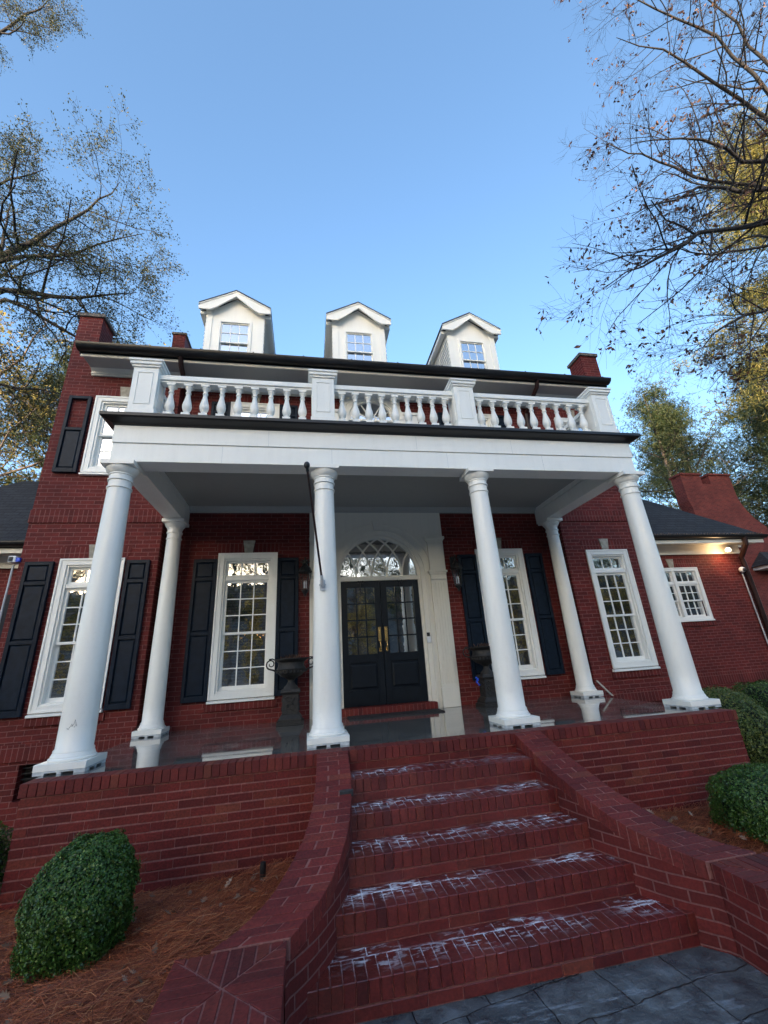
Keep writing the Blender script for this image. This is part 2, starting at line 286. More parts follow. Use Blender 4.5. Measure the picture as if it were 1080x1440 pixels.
# ------------------------------------------------------------------ mesh helpers
class MB:
    def __init__(s): s.v = []; s.f = []; s.uv = None
    def quad(s, a, b, c, d):
        i = len(s.v); s.v += [a, b, c, d]; s.f.append((i, i + 1, i + 2, i + 3))
    def poly(s, pts):
        i = len(s.v); s.v += list(pts); s.f.append(tuple(range(i, i + len(pts))))
    def box(s, x0, x1, y0, y1, z0, z1):
        i = len(s.v)
        s.v += [(x0, y0, z0), (x1, y0, z0), (x1, y1, z0), (x0, y1, z0), (x0, y0, z1), (x1, y0, z1), (x1, y1, z1), (x0, y1, z1)]
        for q in ((0, 3, 2, 1), (4, 5, 6, 7), (0, 1, 5, 4), (1, 2, 6, 5), (2, 3, 7, 6), (3, 0, 4, 7)): s.f.append(tuple(i + k for k in q))
        return s
    def hexa(s, p):          # 8 points, bottom 4 ccw then top 4
        i = len(s.v); s.v += [tuple(q) for q in p]
        for q in ((0, 3, 2, 1), (4, 5, 6, 7), (0, 1, 5, 4), (1, 2, 6, 5), (2, 3, 7, 6), (3, 0, 4, 7)): s.f.append(tuple(i + k for k in q))
    def prism_y(s, pts, y0, y1):   # polygon in xz (ccw seen from -y), extruded along y
        n = len(pts); i = len(s.v)
        s.v += [(x, y0, z) for x, z in pts] + [(x, y1, z) for x, z in pts]
        s.f.append(tuple(range(i, i + n))); s.f.append(tuple(range(i + 2 * n - 1, i + n - 1, -1)))
        for k in range(n): s.f.append((i + k, i + n + k, i + n + (k + 1) % n, i + (k + 1) % n))
        return s
    def prism_z(s, pts, z0, z1):
        n = len(pts); i = len(s.v)
        s.v += [(x, y, z0) for x, y in pts] + [(x, y, z1) for x, y in pts]
        s.f.append(tuple(range(i + n - 1, i - 1, -1))); s.f.append(tuple(range(i + n, i + 2 * n)))
        for k in range(n): s.f.append((i + k, i + (k + 1) % n, i + n + (k + 1) % n, i + n + k))
        return s
    def prism_x(s, pts, x0, x1):
        n = len(pts); i = len(s.v)
        s.v += [(x0, y, z) for y, z in pts] + [(x1, y, z) for y, z in pts]
        s.f.append(tuple(range(i, i + n))); s.f.append(tuple(range(i + 2 * n - 1, i + n - 1, -1)))
        for k in range(n): s.f.append((i + k, i + n + k, i + n + (k + 1) % n, i + (k + 1) % n))
        return s
    def lathe(s, cx, cy, prof, seg=32, sq=None):
        i = len(s.v)
        for r, z in prof:
            for k in range(seg):
                a = 2 * math.pi * k / seg; s.v.append((cx + r * math.cos(a), cy + r * math.sin(a), z))
        m = len(prof)
        for j in range(m - 1):
            for k in range(seg):
                k2 = (k + 1) % seg; s.f.append((i + j * seg + k, i + j * seg + k2, i + (j + 1) * seg + k2, i + (j + 1) * seg + k))
        s.f.append(tuple(i + k for k in range(seg - 1, -1, -1))); s.f.append(tuple(i + (m - 1) * seg + k for k in range(seg)))
        return s
    def tube(s, pts, rad, seg=6, cap=True):
        pts = [Vector(p) for p in pts]; n = len(pts)
        if not hasattr(rad, '__len__'): rad = [rad] * n
        i = len(s.v); up = Vector((0.13, 0.21, 1)).normalized()
        for j, p in enumerate(pts):
            d = (pts[min(j + 1, n - 1)] - pts[max(j - 1, 0)]).normalized()
            a = d.cross(up)
            if a.length < 0.05: a = d.cross(Vector((1, 0, 0)))
            a.normalize(); b = d.cross(a)
            for k in range(seg):
                t = 2 * math.pi * k / seg; q = p + (a * math.cos(t) + b * math.sin(t)) * rad[j]; s.v.append(tuple(q))
        for j in range(n - 1):
            for k in range(seg):
                k2 = (k + 1) % seg; s.f.append((i + j * seg + k, i + j * seg + k2, i + (j + 1) * seg + k2, i + (j + 1) * seg + k))
        if cap: s.f.append(tuple(i + k for k in range(seg))); s.f.append(tuple(i + (n - 1) * seg + k for k in range(seg - 1, -1, -1)))
        return s
    def ball(s, c, r, seg=12, sx=1, sy=1, sz=1):
        prof = []
        i = len(s.v)
        m = seg // 2
        for j in range(1, m):
            t = math.pi * j / m
            for k in range(seg):
                a = 2 * math.pi * k / seg; s.v.append((c[0] + r * sx * math.sin(t) * math.cos(a), c[1] + r * sy * math.sin(t) * math.sin(a), c[2] + r * sz * math.cos(t)))
        for j in range(m - 2):
            for k in range(seg):
                k2 = (k + 1) % seg; s.f.append((i + j * seg + k, i + (j + 1) * seg + k, i + (j + 1) * seg + k2, i + j * seg + k2))
        s.f.append(tuple(i + k for k in range(seg))); s.f.append(tuple(i + (m - 2) * seg + k for k in range(seg - 1, -1, -1)))
        return s
    def build(s, name, m, parent=None, smooth=False, bevel=0.0, label=None):
        me = bpy.data.meshes.new(name); me.from_pydata([tuple(v) for v in s.v], [], s.f)
        me.validate(); me.update()
        import bmesh
        bm = bmesh.new(); bm.from_mesh(me); bmesh.ops.recalc_face_normals(bm, faces=bm.faces)
        bm.to_mesh(me); bm.free()
        me.materials.append(MT[m] if isinstance(m, str) else m)
        if smooth: 
            me.polygons.foreach_set('use_smooth', [True] * len(me.polygons))
            try: me.set_sharp_from_angle(angle=math.radians(40))
            except Exception: pass
        o = bpy.data.objects.new(name, me); COL.objects.link(o)
        if parent is not None:
            o.parent = parent; o.matrix_parent_inverse = Matrix.Translation(parent.matrix_basis.to_translation()).inverted() if parent.type == 'EMPTY' else Matrix()
        if bevel:
            b = o.modifiers.new('bevel', 'BEVEL'); b.width = bevel; b.segments = 1 if bevel < 0.004 else 2; b.limit_method = 'ANGLE'
        if label: o['label'] = label
        return o
def tag(o, label=None, cat=None, group=None, kind=None):
    if label: o['label'] = label
    if cat: o['category'] = cat
    if group: o['group'] = group
    if kind: o['kind'] = kind
    return o
def empty(name, loc=(0, 0, 0), parent=None):
    o = bpy.data.objects.new(name, None); o.empty_display_size = 0.2; COL.objects.link(o)
    o.location = loc
    if parent is not None: o.parent = parent
    return o
def children_of(o): return [c for c in bpy.data.objects if c.parent == o]
def copy_tree(o, parent=None):
    c = o.copy(); COL.objects.link(c)
    if parent is not None: c.parent = parent
    for ch in children_of(o): copy_tree(ch, c)
    return c
def fast_mesh(name, V, F, m, parent=None):
    """V (n,3), F (m,k) numpy"""
    me = bpy.data.meshes.new(name); k = F.shape[1]
    me.vertices.add(len(V)); me.vertices.foreach_set('co', V.astype(np.float32).ravel())
    me.loops.add(F.size); me.loops.foreach_set('vertex_index', F.astype(np.int32).ravel())
    me.polygons.add(len(F)); me.polygons.foreach_set('loop_start', np.arange(0, F.size, k, dtype=np.int32)); me.polygons.foreach_set('loop_total', np.full(len(F), k, dtype=np.int32))
    me.update(); me.validate(); me.materials.append(MT[m])
    o = bpy.data.objects.new(name, me); COL.objects.link(o)
    if parent is not None: o.parent = parent
    return o

# ------------------------------------------------------------------ ground, path, added bounce slab and sun-blocking rise
G = -1.03
mb = MB(); mb.quad((-400, -400, G - 0.06), (400, -400, G - 0.06), (400, 400, G - 0.06), (-400, 400, G - 0.06))
tag(mb.build('ground', 'litter'), kind='structure')
mb = MB(); mb.box(-18, 18, -21, -4.2, G - 0.055, G - 0.004)
tag(mb.build('bounce_slab', 'bounce_pale'), kind='structure')  # unseen pale slab added to bounce sky light onto the house front
mb = MB(); mb.box(-3.0, 3.2, -4.2, -1.80, G - 0.05, G)
tag(mb.build('path', 'paving'), kind='structure')

CX = -0.045
YS = [-0.5, -0.8, -1.1, -1.4, -1.65, -1.9, -2.04]
XI = [0.84, 0.845, 0.87, 0.925, 1.03, 1.17, 1.31]
XO = [1.13, 1.135, 1.165, 1.23, 1.35, 1.52, 1.72]
ZC = [0.0, -0.115, -0.225, -0.345, -0.46, -0.54, -0.575]
def ip(y, A):
    return float(np.interp(-y, [-t for t in YS], A))
def bedz(x, y):
    return -0.86 + 0.03 * math.sin(x * 2.1 + 1) * math.sin(y * 2.7) - 0.02 * max(0, -y - 1.5) + (0.02 * math.sin(x * 7) * math.sin(y * 6))
for s, nm in ((-1, 'left'), (1, 'right')):
    mb = MB(); idx = {}
    ny = 60
    for j in range(ny):
        y = -0.46 - j * 0.08
        inner = ip(y, [(a + b) / 2 for a, b in zip(XI, XO)]) if y > -2.04 else 1.6
        for i in range(70):
            x = inner + i * 0.12
            idx[i, j] = len(mb.v); mb.v.append((CX + s * x, y, bedz(CX + s * x, y)))
    for j in range(ny - 1):
        for i in range(69): mb.f.append((idx[i, j], idx[i + 1, j], idx[i + 1, j + 1], idx[i, j + 1]))
    # strip beside the house
    mb.quad((s * 3.5, -0.46, -0.9), (s * 12, -0.46, -0.9), (s * 12, 4, -0.9), (s * 3.5, 4, -0.9))
    o = mb.build('mulch_bed', 'soil'); tag(o, kind='structure')
# added rise behind the viewer, blocks sun off the house; windows mirror it
mb = MB(); idx = {}
for i in range(61):
    x = -480 + i * 16
    for j in range(16):
        y = -50 - j * 9
        h = 32.8 * (1 - math.exp(-((j / 7.0) ** 2.6))) + 0.8 * math.sin(i * 0.9) * (j / 15) + 0.4 * math.sin(i * 2.3 + j) * (j / 15)
        idx[i, j] = len(mb.v); mb.v.append((x, y, G - 0.06 + max(0, h)))
for i in range(60):
    for j in range(15): mb.f.append((idx[i, j], idx[i + 1, j], idx[i + 1, j + 1], idx[i, j + 1]))
tag(mb.build('sun_block_rise', 'woods', smooth=True), kind='structure')

# ------------------------------------------------------------------ the house
H = empty('brick_house', (0, 2.03, 0)); tag(H, 'two storey red brick house with white columned portico and three dormers', 'house')
YW, YR, HX, CXN = 2.03, 2.30, 5.53, 3.60
def wall_holes(mb, x0, x1, z0, z1, y, holes, depth=0.22):
    xs = sorted({x0, x1, *[a for h in holes for a in h[:2]]}); zs = sorted({z0, z1, *[a for h in holes for a in h[2:]]})
    for a, b in zip(xs, xs[1:]):
        for c, d in zip(zs, zs[1:]):
            mx, mz = (a + b) / 2, (c + d) / 2
            if any(h[0] < mx < h[1] and h[2] < mz < h[3] for h in holes): continue
            mb.quad((a, y, c), (b, y, c), (b, y, d), (a, y, d))
    for a, b, c, d in holes:
        mb.quad((a, y, c), (a, y, d), (a, y + depth, d), (a, y + depth, c)); mb.quad((b, y, c), (b, y + depth, c), (b, y + depth, d), (b, y, d))
        mb.quad((a, y, c), (a, y + depth, c), (b, y + depth, c), (b, y, c)); mb.quad((a, y, d), (b, y, d), (b, y + depth, d), (a, y + depth, d))
def rawbuild(mb, name, m, parent=H):   # keep winding
    me = bpy.data.meshes.new(name); me.from_pydata(mb.v, [], mb.f); me.update(); me.materials.append(MT[m])
    o = bpy.data.objects.new(name, me); COL.objects.link(o); o.parent = parent
    o.matrix_parent_inverse = Matrix.Translation(parent.matrix_basis.to_translation()).inverted()
    return o

# window specs: (xc, w, z0, z1, ywall, kind)
WIN = [(-4.515, .88, .347, 2.53, YW, 'tall'), (4.45, .88, .347, 2.53, YW, 'tall'),
       (-2.255, .95, .328, 2.65, YR, 'tall'), (2.345, .95, .328, 2.65, YR, 'tall'),
       (-4.50, .88, 3.96, 5.50, YW, 'up'), (4.45, .88, 3.96, 5.50, YW, 'up'),
       (-2.27, .90, 4.15, 5.69, YR, 'up'), (2.27, .90, 4.15, 5.69, YR, 'up')]
def hole(wd, ins=0.06): 
    xc, w_, z0, z1 = wd[:4]; return (xc - w_ / 2 + ins, xc + w_ / 2 - ins, z0 + ins, z1 - ins)
for s in (-1, 1):
    mb = MB(); a, b = (-HX + .40, -CXN) if s < 0 else (CXN, HX - .42)
    vent = (-4.95, -4.45, -0.62, -0.21) if s < 0 else (4.45, 4.95, -0.62, -0.21)
    wall_holes(mb, a, b, -1.1, 6.12, YW, [hole(w_) for w_ in WIN if w_[4] == YW and a < w_[0] < b] + [vent], 0.15)
    xr = s * CXN; mb.quad((xr, YW, -1.1), (xr, YR, -1.1), (xr, YR, 6.12), (xr, YW, 6.12))
    rawbuild(mb, 'wall', 'brick')
    m2 = MB(); m2.box(vent[0], vent[1], YW + .15, YW + .2, vent[2], vent[3]); vv = m2.build('foundation_vent', 'interior', H)
    m2 = MB()
    for k in range(6): m2.box(vent[0] + .02, vent[1] - .02, YW + .05, YW + .12, vent[2] + .03 + k * .065, vent[2] + .045 + k * .065)
    m2.build('vent_slat', 'black', vv)
mb = MB(); door_h = (-.99, .99, -0.1, 3.0)
fan_h = (-.60, .66, 5.0, 6.05)
wall_holes(mb, -CXN, CXN, -0.3, 6.12, YR, [hole(w_) for w_ in WIN if w_[4] == YR] + [door_h, fan_h], 0.15)
rawbuild(mb, 'wall', 'brick')
# gable end walls with shoulder chimneys, raking parapets and ridge chimneys
for s in (-1, 1):
    x0, x1 = (-HX, -HX + .40) if s < 0 else (HX - .40, HX)
    if s > 0: x0, x1 = HX - .42, HX
    mb = MB()
    rk = [(YW, -1.1), (YW, 7.30), (2.46, 7.30), (2.46, 7.02), (6.3, 10.2), (7.3, 10.2), (11.4, 7.0), (11.4, -1.1)]
    mb.prism_x(rk if s < 0 else rk, x0, x1); mb.build('gable_wall', 'brick', H)
    mb = MB(); mb.box(x0 - .035, x1 + .035, YW - .035, 2.495, 7.30, 7.38)
    mb.build('chimney_cap', 'coping', H, bevel=.008)
    mb = MB()
    sl = (10.2 - 7.02) / (6.3 - 2.46)
    mb.prism_x([(2.46, 7.02), (6.3, 10.2), (6.3, 10.28), (2.46, 7.10)], x0 - .03, x1 + .03); mb.build('coping', 'coping', H)
    if s < 0:
        mb = MB(); mb.box(x0 + .03, x1, 6.4, 7.4, 9.9, 11.02); ch = mb.build('chimney', 'brick', H)
        mb = MB(); mb.box(x0 - .0, x1 + .03, 6.36, 7.44, 11.02, 11.09); mb.build('chimney_cap', 'coping', ch)

# belts, soldier arches and keystones
for s in (-1, 1):
    a, b = (-HX - .012, -CXN + .012) if s < 0 else (CXN - .012, HX + .012)
    mb = MB(); mb.box(a, b, YW - .018, YW + .02, 3.135, 3.35); mb.build('belt_course', 'soldier', H)
    mb = MB(); mb.box(a, b, YW - .022, YW + .02, -.165, .035); mb.build('belt_course', 'soldier', H)
def jack_arch(xc, w_, z1, y, key=True, kz=.2):
    mb = MB(); mb.prism_y([(xc - w_ / 2 - .02, z1 + .004), (xc + w_ / 2 + .02, z1 + .004), (xc + w_ / 2 + .09, z1 + .205), (xc - w_ / 2 - .09, z1 + .205)], y - .006, y + .02)
    mb.build('jack_arch', 'soldier', H)
    mb = MB(); mb.prism_y([(xc - .065, z1 + .01), (xc + .065, z1 + .01), (xc + .10, z1 + .235), (xc - .10, z1 + .235)], y - .03, y + .02)
    mb.build('keystone', 'stone', H, bevel=.004)
    
def frame_ring(mb, x0, x1, z0, z1, t, ya, yb, tb=None, tt=None):
    tb = t if tb is None else tb; tt = t if tt is None else tt
    mb.box(x0, x0 + t, ya, yb, z0, z1); mb.box(x1 - t, x1, ya, yb, z0, z1)
    mb.box(x0 + t, x1 - t, ya + .0004, yb - .0004, z0, z0 + tb); mb.box(x0 + t, x1 - t, ya + .0004, yb - .0004, z1 - tt, z1)
def sash(parent, x0, x1, z0, z1, y, nx, nz, st=.042, rail_b=.05, name='sash', m='white', mw=.017, blind=False):
    mb = MB(); frame_ring(mb, x0, x1, z0, z1, st, y, y + .035, rail_b, st)
    gx0, gx1, gz0, gz1 = x0 + st, x1 - st, z0 + rail_b, z1 - st
    for i in range(1, nx):
        x = gx0 + (gx1 - gx0) * i / nx; mb.box(x - mw / 2, x + mw / 2, y + .006, y + .03, gz0, gz1)
    for i in range(1, nz):
        z = gz0 + (gz1 - gz0) * i / nz; mb.box(gx0, gx1, y + .0072, y + .0288, z - mw / 2, z + mw / 2)
    o = mb.build(name, m, parent)
    mb = MB(); mb.quad((gx0, y + .02, gz0), (gx1, y + .02, gz0), (gx1, y + .02, gz1), (gx0, y + .02, gz1))
    p = mb.build('pane', 'glass', parent)
    return o
def window(wd):
    xc, W_, z0, z1, y, kind = wd
    x0, x1 = xc - W_ / 2, xc + W_ / 2
    mb = MB(); frame_ring(mb, x0, x1, z0 + .05, z1, .088, y - .035, y + .03)
    frame_ring(mb, x0 - .012, x1 + .012, z0 + .05, z1 + .012, .03, y - .048, y - .034)       # back band
    frame_ring(mb, x0 + .0885, x1 - .0885, z0 + .1385, z1 - .0885, .028, y - .012, y + .12)    # jamb
    o = mb.build('window', 'white', H, bevel=.003)
    mb = MB(); mb.prism_x([(y - .065, z0), (y - .065, z0 + .03), (y + .03, z0 + .05), (y + .03, z0)], x0 - .02, x1 + .02); mb.build('sill', 'white', o, bevel=.003)
    a, b = x0 + .118, x1 - .118; lo, hi = z0 + .168, z1 - .118
    h = hi - lo
    if kind == 'tall':
        tz = hi - h * .135
        mb = MB(); mb.box(a, b, y - .006, y + .09, tz - .062, tz); mb.build('transom_bar', 'white', o, bevel=.003)
        sash(o, a, b, tz, hi, y + .03, 3, 1, .03, .035)
        mid = lo + (tz - .062 - lo) * .50
        sash(o, a, b, mid - .02, tz - .062, y + .03, 3, 3, .038, .035)
        sash(o, a, b, lo, mid + .02, y + .066, 3, 3, .038, .06)
    else:
        mid = lo + h * .5
        sash(o, a, b, mid - .02, hi, y + .03, 3, 2, .038, .035)
        sash(o, a, b, lo, mid + .02, y + .066, 3, 2, .038, .06)
    mb = MB(); t = .05
    X0, X1, Y1, Z0, Z1 = x0 + .05, x1 - .05, y + 1.2, z0 + .08, z1 - .05
    mb.quad((X0, Y1, Z0), (X1, Y1, Z0), (X1, Y1, Z1), (X0, Y1, Z1)); mb.quad((X0, y + .15, Z0), (X0, Y1, Z0), (X0, Y1, Z1), (X0, y + .15, Z1))
    mb.quad((X1, y + .15, Z0), (X1, Y1, Z0), (X1, Y1, Z1), (X1, y + .15, Z1)); mb.quad((X0, y + .15, Z0), (X1, y + .15, Z0), (X1, Y1, Z0), (X0, Y1, Z0)); mb.quad((X0, y + .15, Z1), (X1, y + .15, Z1), (X1, Y1, Z1), (X0, Y1, Z1))
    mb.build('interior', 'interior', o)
    if wd[0] < -4 or kind == 'up' or wd[0] < 0:
        mb = MB(); z = lo + .02; top = hi - .05 if wd[0] < -4 or kind == 'up' else hi - .4
        while z < top:
            mb.quad((a, y + .135, z + .012), (b, y + .135, z + .012), (b, y + .165, z - .006), (a, y + .165, z - .006)); z += .048
        mb.build('blind', 'blind', o)
    return o
for wd in WIN: window(wd); jack_arch(wd[0], wd[1], wd[3], wd[4])
# brick sills under the windows
for wd in WIN:
    if wd[5] == 'tall':
        mb = MB(); mb.box(wd[0] - wd[1] / 2 - .05, wd[0] + wd[1] / 2 + .05, wd[4] - .03, wd[4] + .02, wd[2] - .105, wd[2] - .004); mb.build('brick_sill', 'soldier', H)

def shutter(x0, x1, z0, z1, y, opentop=False):
    t = .05; mb = MB(); ya, yb = y - .06, y - .012
    fr = [.15, .42, .43] if not opentop else [.47, .53]
    frame_ring(mb, x0, x1, z0, z1, t, ya, yb, .075, .055)
    gz0, gz1 = z0 + .075, z1 - .055; hh = gz1 - gz0; z = gz1
    for i, f_ in enumerate(fr):
        pz1 = z; pz0 = z - hh * f_ + (.05 if i < len(fr) - 1 else 0)
        if i < len(fr) - 1: mb.box(x0 + t, x1 - t, ya + .0006, yb - .0006, pz0 - .05, pz0)
        if not (opentop and i == 0):
            a, b = x0 + t, x1 - t
            mb.box(a, b, yb - .02, yb - .002, pz0, pz1)
            m_ = .026   # raised field
            mb.hexa([(a + m_, yb - .02, pz0 + m_), (b - m_, yb - .02, pz0 + m_), (b - m_, yb - .0198, pz1 - m_), (a + m_, yb - .0198, pz1 - m_)][:0] or
                    [(a + .008, yb - .0202, pz0 + .008), (b - .008, yb - .0202, pz0 + .008), (b - .008, yb - .0202, pz1 - .008), (a + .008, yb - .0202, pz1 - .008),
                     (a + m_, yb - .036, pz0 + m_), (b - m_, yb - .036, pz0 + m_), (b - m_, yb - .036, pz1 - m_), (a + m_, yb - .036, pz1 - m_)])
        z = pz0 - .05
    return mb.build('shutter', 'shutter', H, bevel=.0025)
SH = [(-5.42, -5.04, .37, 2.50, YW), (-4.03, -3.70, .37, 2.50, YW),
      (-3.12, -2.75, .37, 2.56, YR), (-1.765, -1.41, .37, 2.56, YR), (1.50, 1.86, .37, 2.56, YR), (2.87, 3.22, .37, 2.56, YR)]
for a in SH: shutter(*a)
shutter(-5.36, -5.01, 4.0, 5.48, YW, True); shutter(-3.98, -3.66, 4.0, 5.48, YW)
for s in (-1, 1):
    shutter(s * 2.27 - .45 - .36, s * 2.27 - .45 - .01, 4.15, 5.68, YR); shutter(s * 2.27 + .46, s * 2.27 + .81, 4.15, 5.68, YR)

# ------------------------------------------------------------------ main roof, cornice, gutter
mb = MB(); mb.prism_x([(1.62, 6.14), (1.62, 6.20), (6.8, 10.33), (12, 6.2), (12, 6.14), (6.8, 10.25)], -HX + .42, HX - .44)
mb.build('roof', 'shingle', H)
EX0, EX1 = -5.14, 5.16
mb = MB(); mb.box(EX0 + .03, EX1 - .03, 1.626, 2.02, 6.07, 6.13); mb.build('soffit', 'ceil', H)  # eave shade is put into the darker soffit colour
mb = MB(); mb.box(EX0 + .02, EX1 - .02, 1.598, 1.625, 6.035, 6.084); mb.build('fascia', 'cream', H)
mb = MB(); mb.box(-CXN + .005, CXN - .005, 2.02, YR - .005, 6.06, 6.12); mb.build('soffit', 'ceil', H)  # same darker colour in place of eave shade
for a, b in ((EX0 + .03, -CXN - .002), (CXN + .002, EX1 - .03)):
    mb = MB(); mb.prism_x([(2.026, 5.95), (2.0, 5.95), (2.0, 5.97), (1.985, 5.98), (1.985, 6.02), (1.93, 6.068), (2.026, 6.068)], a, b); mb.build('frieze', 'cream', H)
mb = MB(); mb.prism_x([(2.296, 5.93), (2.27, 5.93), (2.27, 6.0), (2.2, 6.058), (2.296, 6.058)], -CXN + .01, CXN - .01); mb.build('frieze', 'cream', H)
def half_round(mb, x0, x1, yc, zc, r=.07):
    pts = [(yc + r * math.cos(t), zc + r * math.sin(t)) for t in [math.pi + math.pi * k / 10 for k in range(11)]]
    inn = [(yc + (r - .008) * math.cos(t), zc + (r - .008) * math.sin(t)) for t in [2 * math.pi - math.pi * k / 10 for k in range(11)]]
    mb.prism_x(pts + inn, x0, x1)
    for k in range(int((x1 - x0) / .9) + 1):
        x = x0 + .2 + k * .9
        if x < x1: mb.box(x - .012, x + .012, yc - r - .004, yc + r, zc - .004, zc + .012)
mb = MB(); half_round(mb, EX0, EX1, 1.525, 6.20, .105); mb.box(EX0, EX1, 1.585, 1.635, 6.085, 6.235)
gut = mb.build('gutter', 'gutter', H, smooth=True)
# debris caught in the gutter
mb = MB()
for k in range(260):
    x = random.uniform(EX0, EX1); a = random.uniform(0, 6.28); l = random.uniform(.02, .05)
    mb.tube([(x, 1.50, 6.17), (x + l * math.cos(a), 1.48, 6.185 + abs(l * math.sin(a)) * .5)], .0022, 3)
mb.build('caught_leaves', 'dryleaf', H)

def downspout(pts, r=.045, m='brownmetal'):
    mb = MB(); mb.tube(pts, r, 8); o = mb.build('downspout', m, H, smooth=True)
    z = pts[2][2] - .6
    mb = MB()
    while z > pts[-2][2] + .3:
        mb.box(pts[2][0] - r * 1.5, pts[2][0] + r * 1.5, pts[2][1] - r * .5, pts[2][1] + r * 1.6, z, z + .03); z -= 1.4
    mb.build('bracket', m, o); return o
downspout([(-3.50, 1.55, 6.12), (-3.50, 1.62, 5.98), (-3.52, 2.20, 5.75), (-3.52, 2.22, 5.6), (-3.54, 2.22, .32), (-3.56, 2.15, .14), (-3.58, 1.96, .05)])
downspout([(3.48, 1.55, 6.12), (3.48, 1.62, 5.98), (3.50, 2.20, 5.75), (3.50, 2.22, 5.6), (3.52, 2.22, .32), (3.54, 2.15, .14), (3.56, 2.05, .05)])

# ------------------------------------------------------------------ dormers
def dormer(xc):
    D = empty('dormer', (xc - 0, 3.0 - 2.03, 7.2), H)
    y = 3.0; hw = .64; ez = 8.74; az_ = 9.13; base = 7.15
    def P(mb, n, m, **k):
        o = mb.build(n, m, None, **k); o.parent = D; o.matrix_parent_inverse = Matrix.Translation((xc, 3.0, 7.2)).inverted(); return o
    mb = MB(); wx = .37
    mb.box(xc - hw, xc - wx, y, y + .04, base, ez); mb.box(xc + wx, xc + hw, y, y + .04, base, ez)
    mb.prism_y([(xc - wx, 8.45), (xc + wx, 8.45), (xc + hw, ez), (xc, az_ - .02), (xc - hw, ez)][:0] or [(xc - wx, 8.43), (xc + wx, 8.43), (xc + wx, ez + .10), (xc, az_ - .02), (xc - wx, ez + .10)], y + .0006, y + .0394)
    for s in (-1, 1):
        mb.prism_y([(xc + s * hw, ez), (xc + s * wx, ez), (xc + s * wx, ez + .10)], y + .0006, y + .0394)
        # corner pilasters
        mb.box(min(xc + s * hw, xc + s * (hw - .13)) - (.004 if s < 0 else 0), max(xc + s * hw, xc + s * (hw - .13)) + (.004 if s > 0 else 0), y - .022, y - .0005, base, ez - .03)
        mb.box(min(xc + s * (hw + .02), xc + s * (hw - .15)), max(xc + s * (hw + .02), xc + s * (hw - .15)), y - .04, y - .0225, ez - .09, ez - .035)
    P(mb, 'front_wall', 'white', bevel=.002)
    for s in (-1, 1):
        mb = MB(); xs = xc + s * hw
        n = 14
        for k in range(n):      # lapped boards
            z0 = base + k * (ez - base) / n; z1 = base + (k + 1) * (ez - base) / n
            yb = 3.0 + .04 + (z1 - 7.15) / .8 + .6
            mb.hexa([(xs - .0, y + .001, z0), (xs + s * .024, y + .001, z0), (xs + s * .024, yb, z0), (xs, yb, z0), (xs, y + .001, z1), (xs + s * .002, y + .001, z1), (xs + s * .002, yb, z1), (xs, yb, z1)])
        P(mb, 'side_wall', 'white')
    # roof slabs with broken-back rake like a clipped pediment
    t = .055
    for s in (-1, 1):
        mb = MB(); e = hw + .16
        pts = [(xc, az_ + .10), (xc + s * e, ez + .03), (xc + s * e, ez + .03 - t), (xc, az_ + .10 - t)]
        mb.prism_y(pts, y - .17, y + 2.6); P(mb, 'roof', 'shingle')
        mb = MB()
        mb.prism_y([(xc, az_ + .043), (xc + s * (e - .004), ez - .028), (xc + s * (e - .004), ez - .155), (xc + s * (hw - .10), ez - .155), (xc + s * (hw - .24), ez - .06), (xc, az_ - .10)], y - .165, y - .13)
        mb.prism_y([(xc, az_ + .043), (xc + s * e, ez - .028), (xc + s * e, ez - .05), (xc, az_ + .02)], y - .185, y - .1655)
        P(mb, 'rake_board', 'white', bevel=.002)
        mb = MB(); mb.prism_y([(xc, az_ + .035), (xc + s * (e - .01), ez - .032), (xc + s * (e - .01), ez - .065), (xc, az_ - .0)], y - .129, y - .001)
        mb.box(min(xc + s * (hw + .016), xc + s * (e - .008)), max(xc + s * (hw + .016), xc + s * (e - .008)), y + .0, y + 2.2, ez - .15, ez - .06)
        P(mb, 'soffit', 'white')
    # window
    mb = MB(); frame_ring(mb, xc - wx, xc + wx, 7.15, 8.43, .055, y - .03, y + .05)
    fo = P(mb, 'window_frame', 'white', bevel=.002)
    for (a, b, yy) in ((7.80, 8.375, y + .0), (7.2, 7.835, y + .032)):
        mb = MB(); x0, x1 = xc - wx + .055, xc + wx - .055; frame_ring(mb, x0, x1, a, b, .028, yy, yy + .03)
        for i in (1, 2): xx = x0 + .028 + (x1 - x0 - .056) * i / 3; mb.box(xx - .008, xx + .008, yy + .004, yy + .026, a + .028, b - .028)
        zz = (a + b) / 2; mb.box(x0 + .028, x1 - .028, yy + .0052, yy + .0248, zz - .008, zz + .008)
        P(mb, 'sash', 'white')
        mb = MB(); mb.quad((x0, yy + .016, a), (x1, yy + .016, a), (x1, yy + .016, b), (x0, yy + .016, b)); P(mb, 'pane', 'glass')
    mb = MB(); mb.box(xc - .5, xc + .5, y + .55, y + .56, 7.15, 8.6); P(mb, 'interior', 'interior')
for xd in (-2.92, -.03, 2.90): dormer(xd)

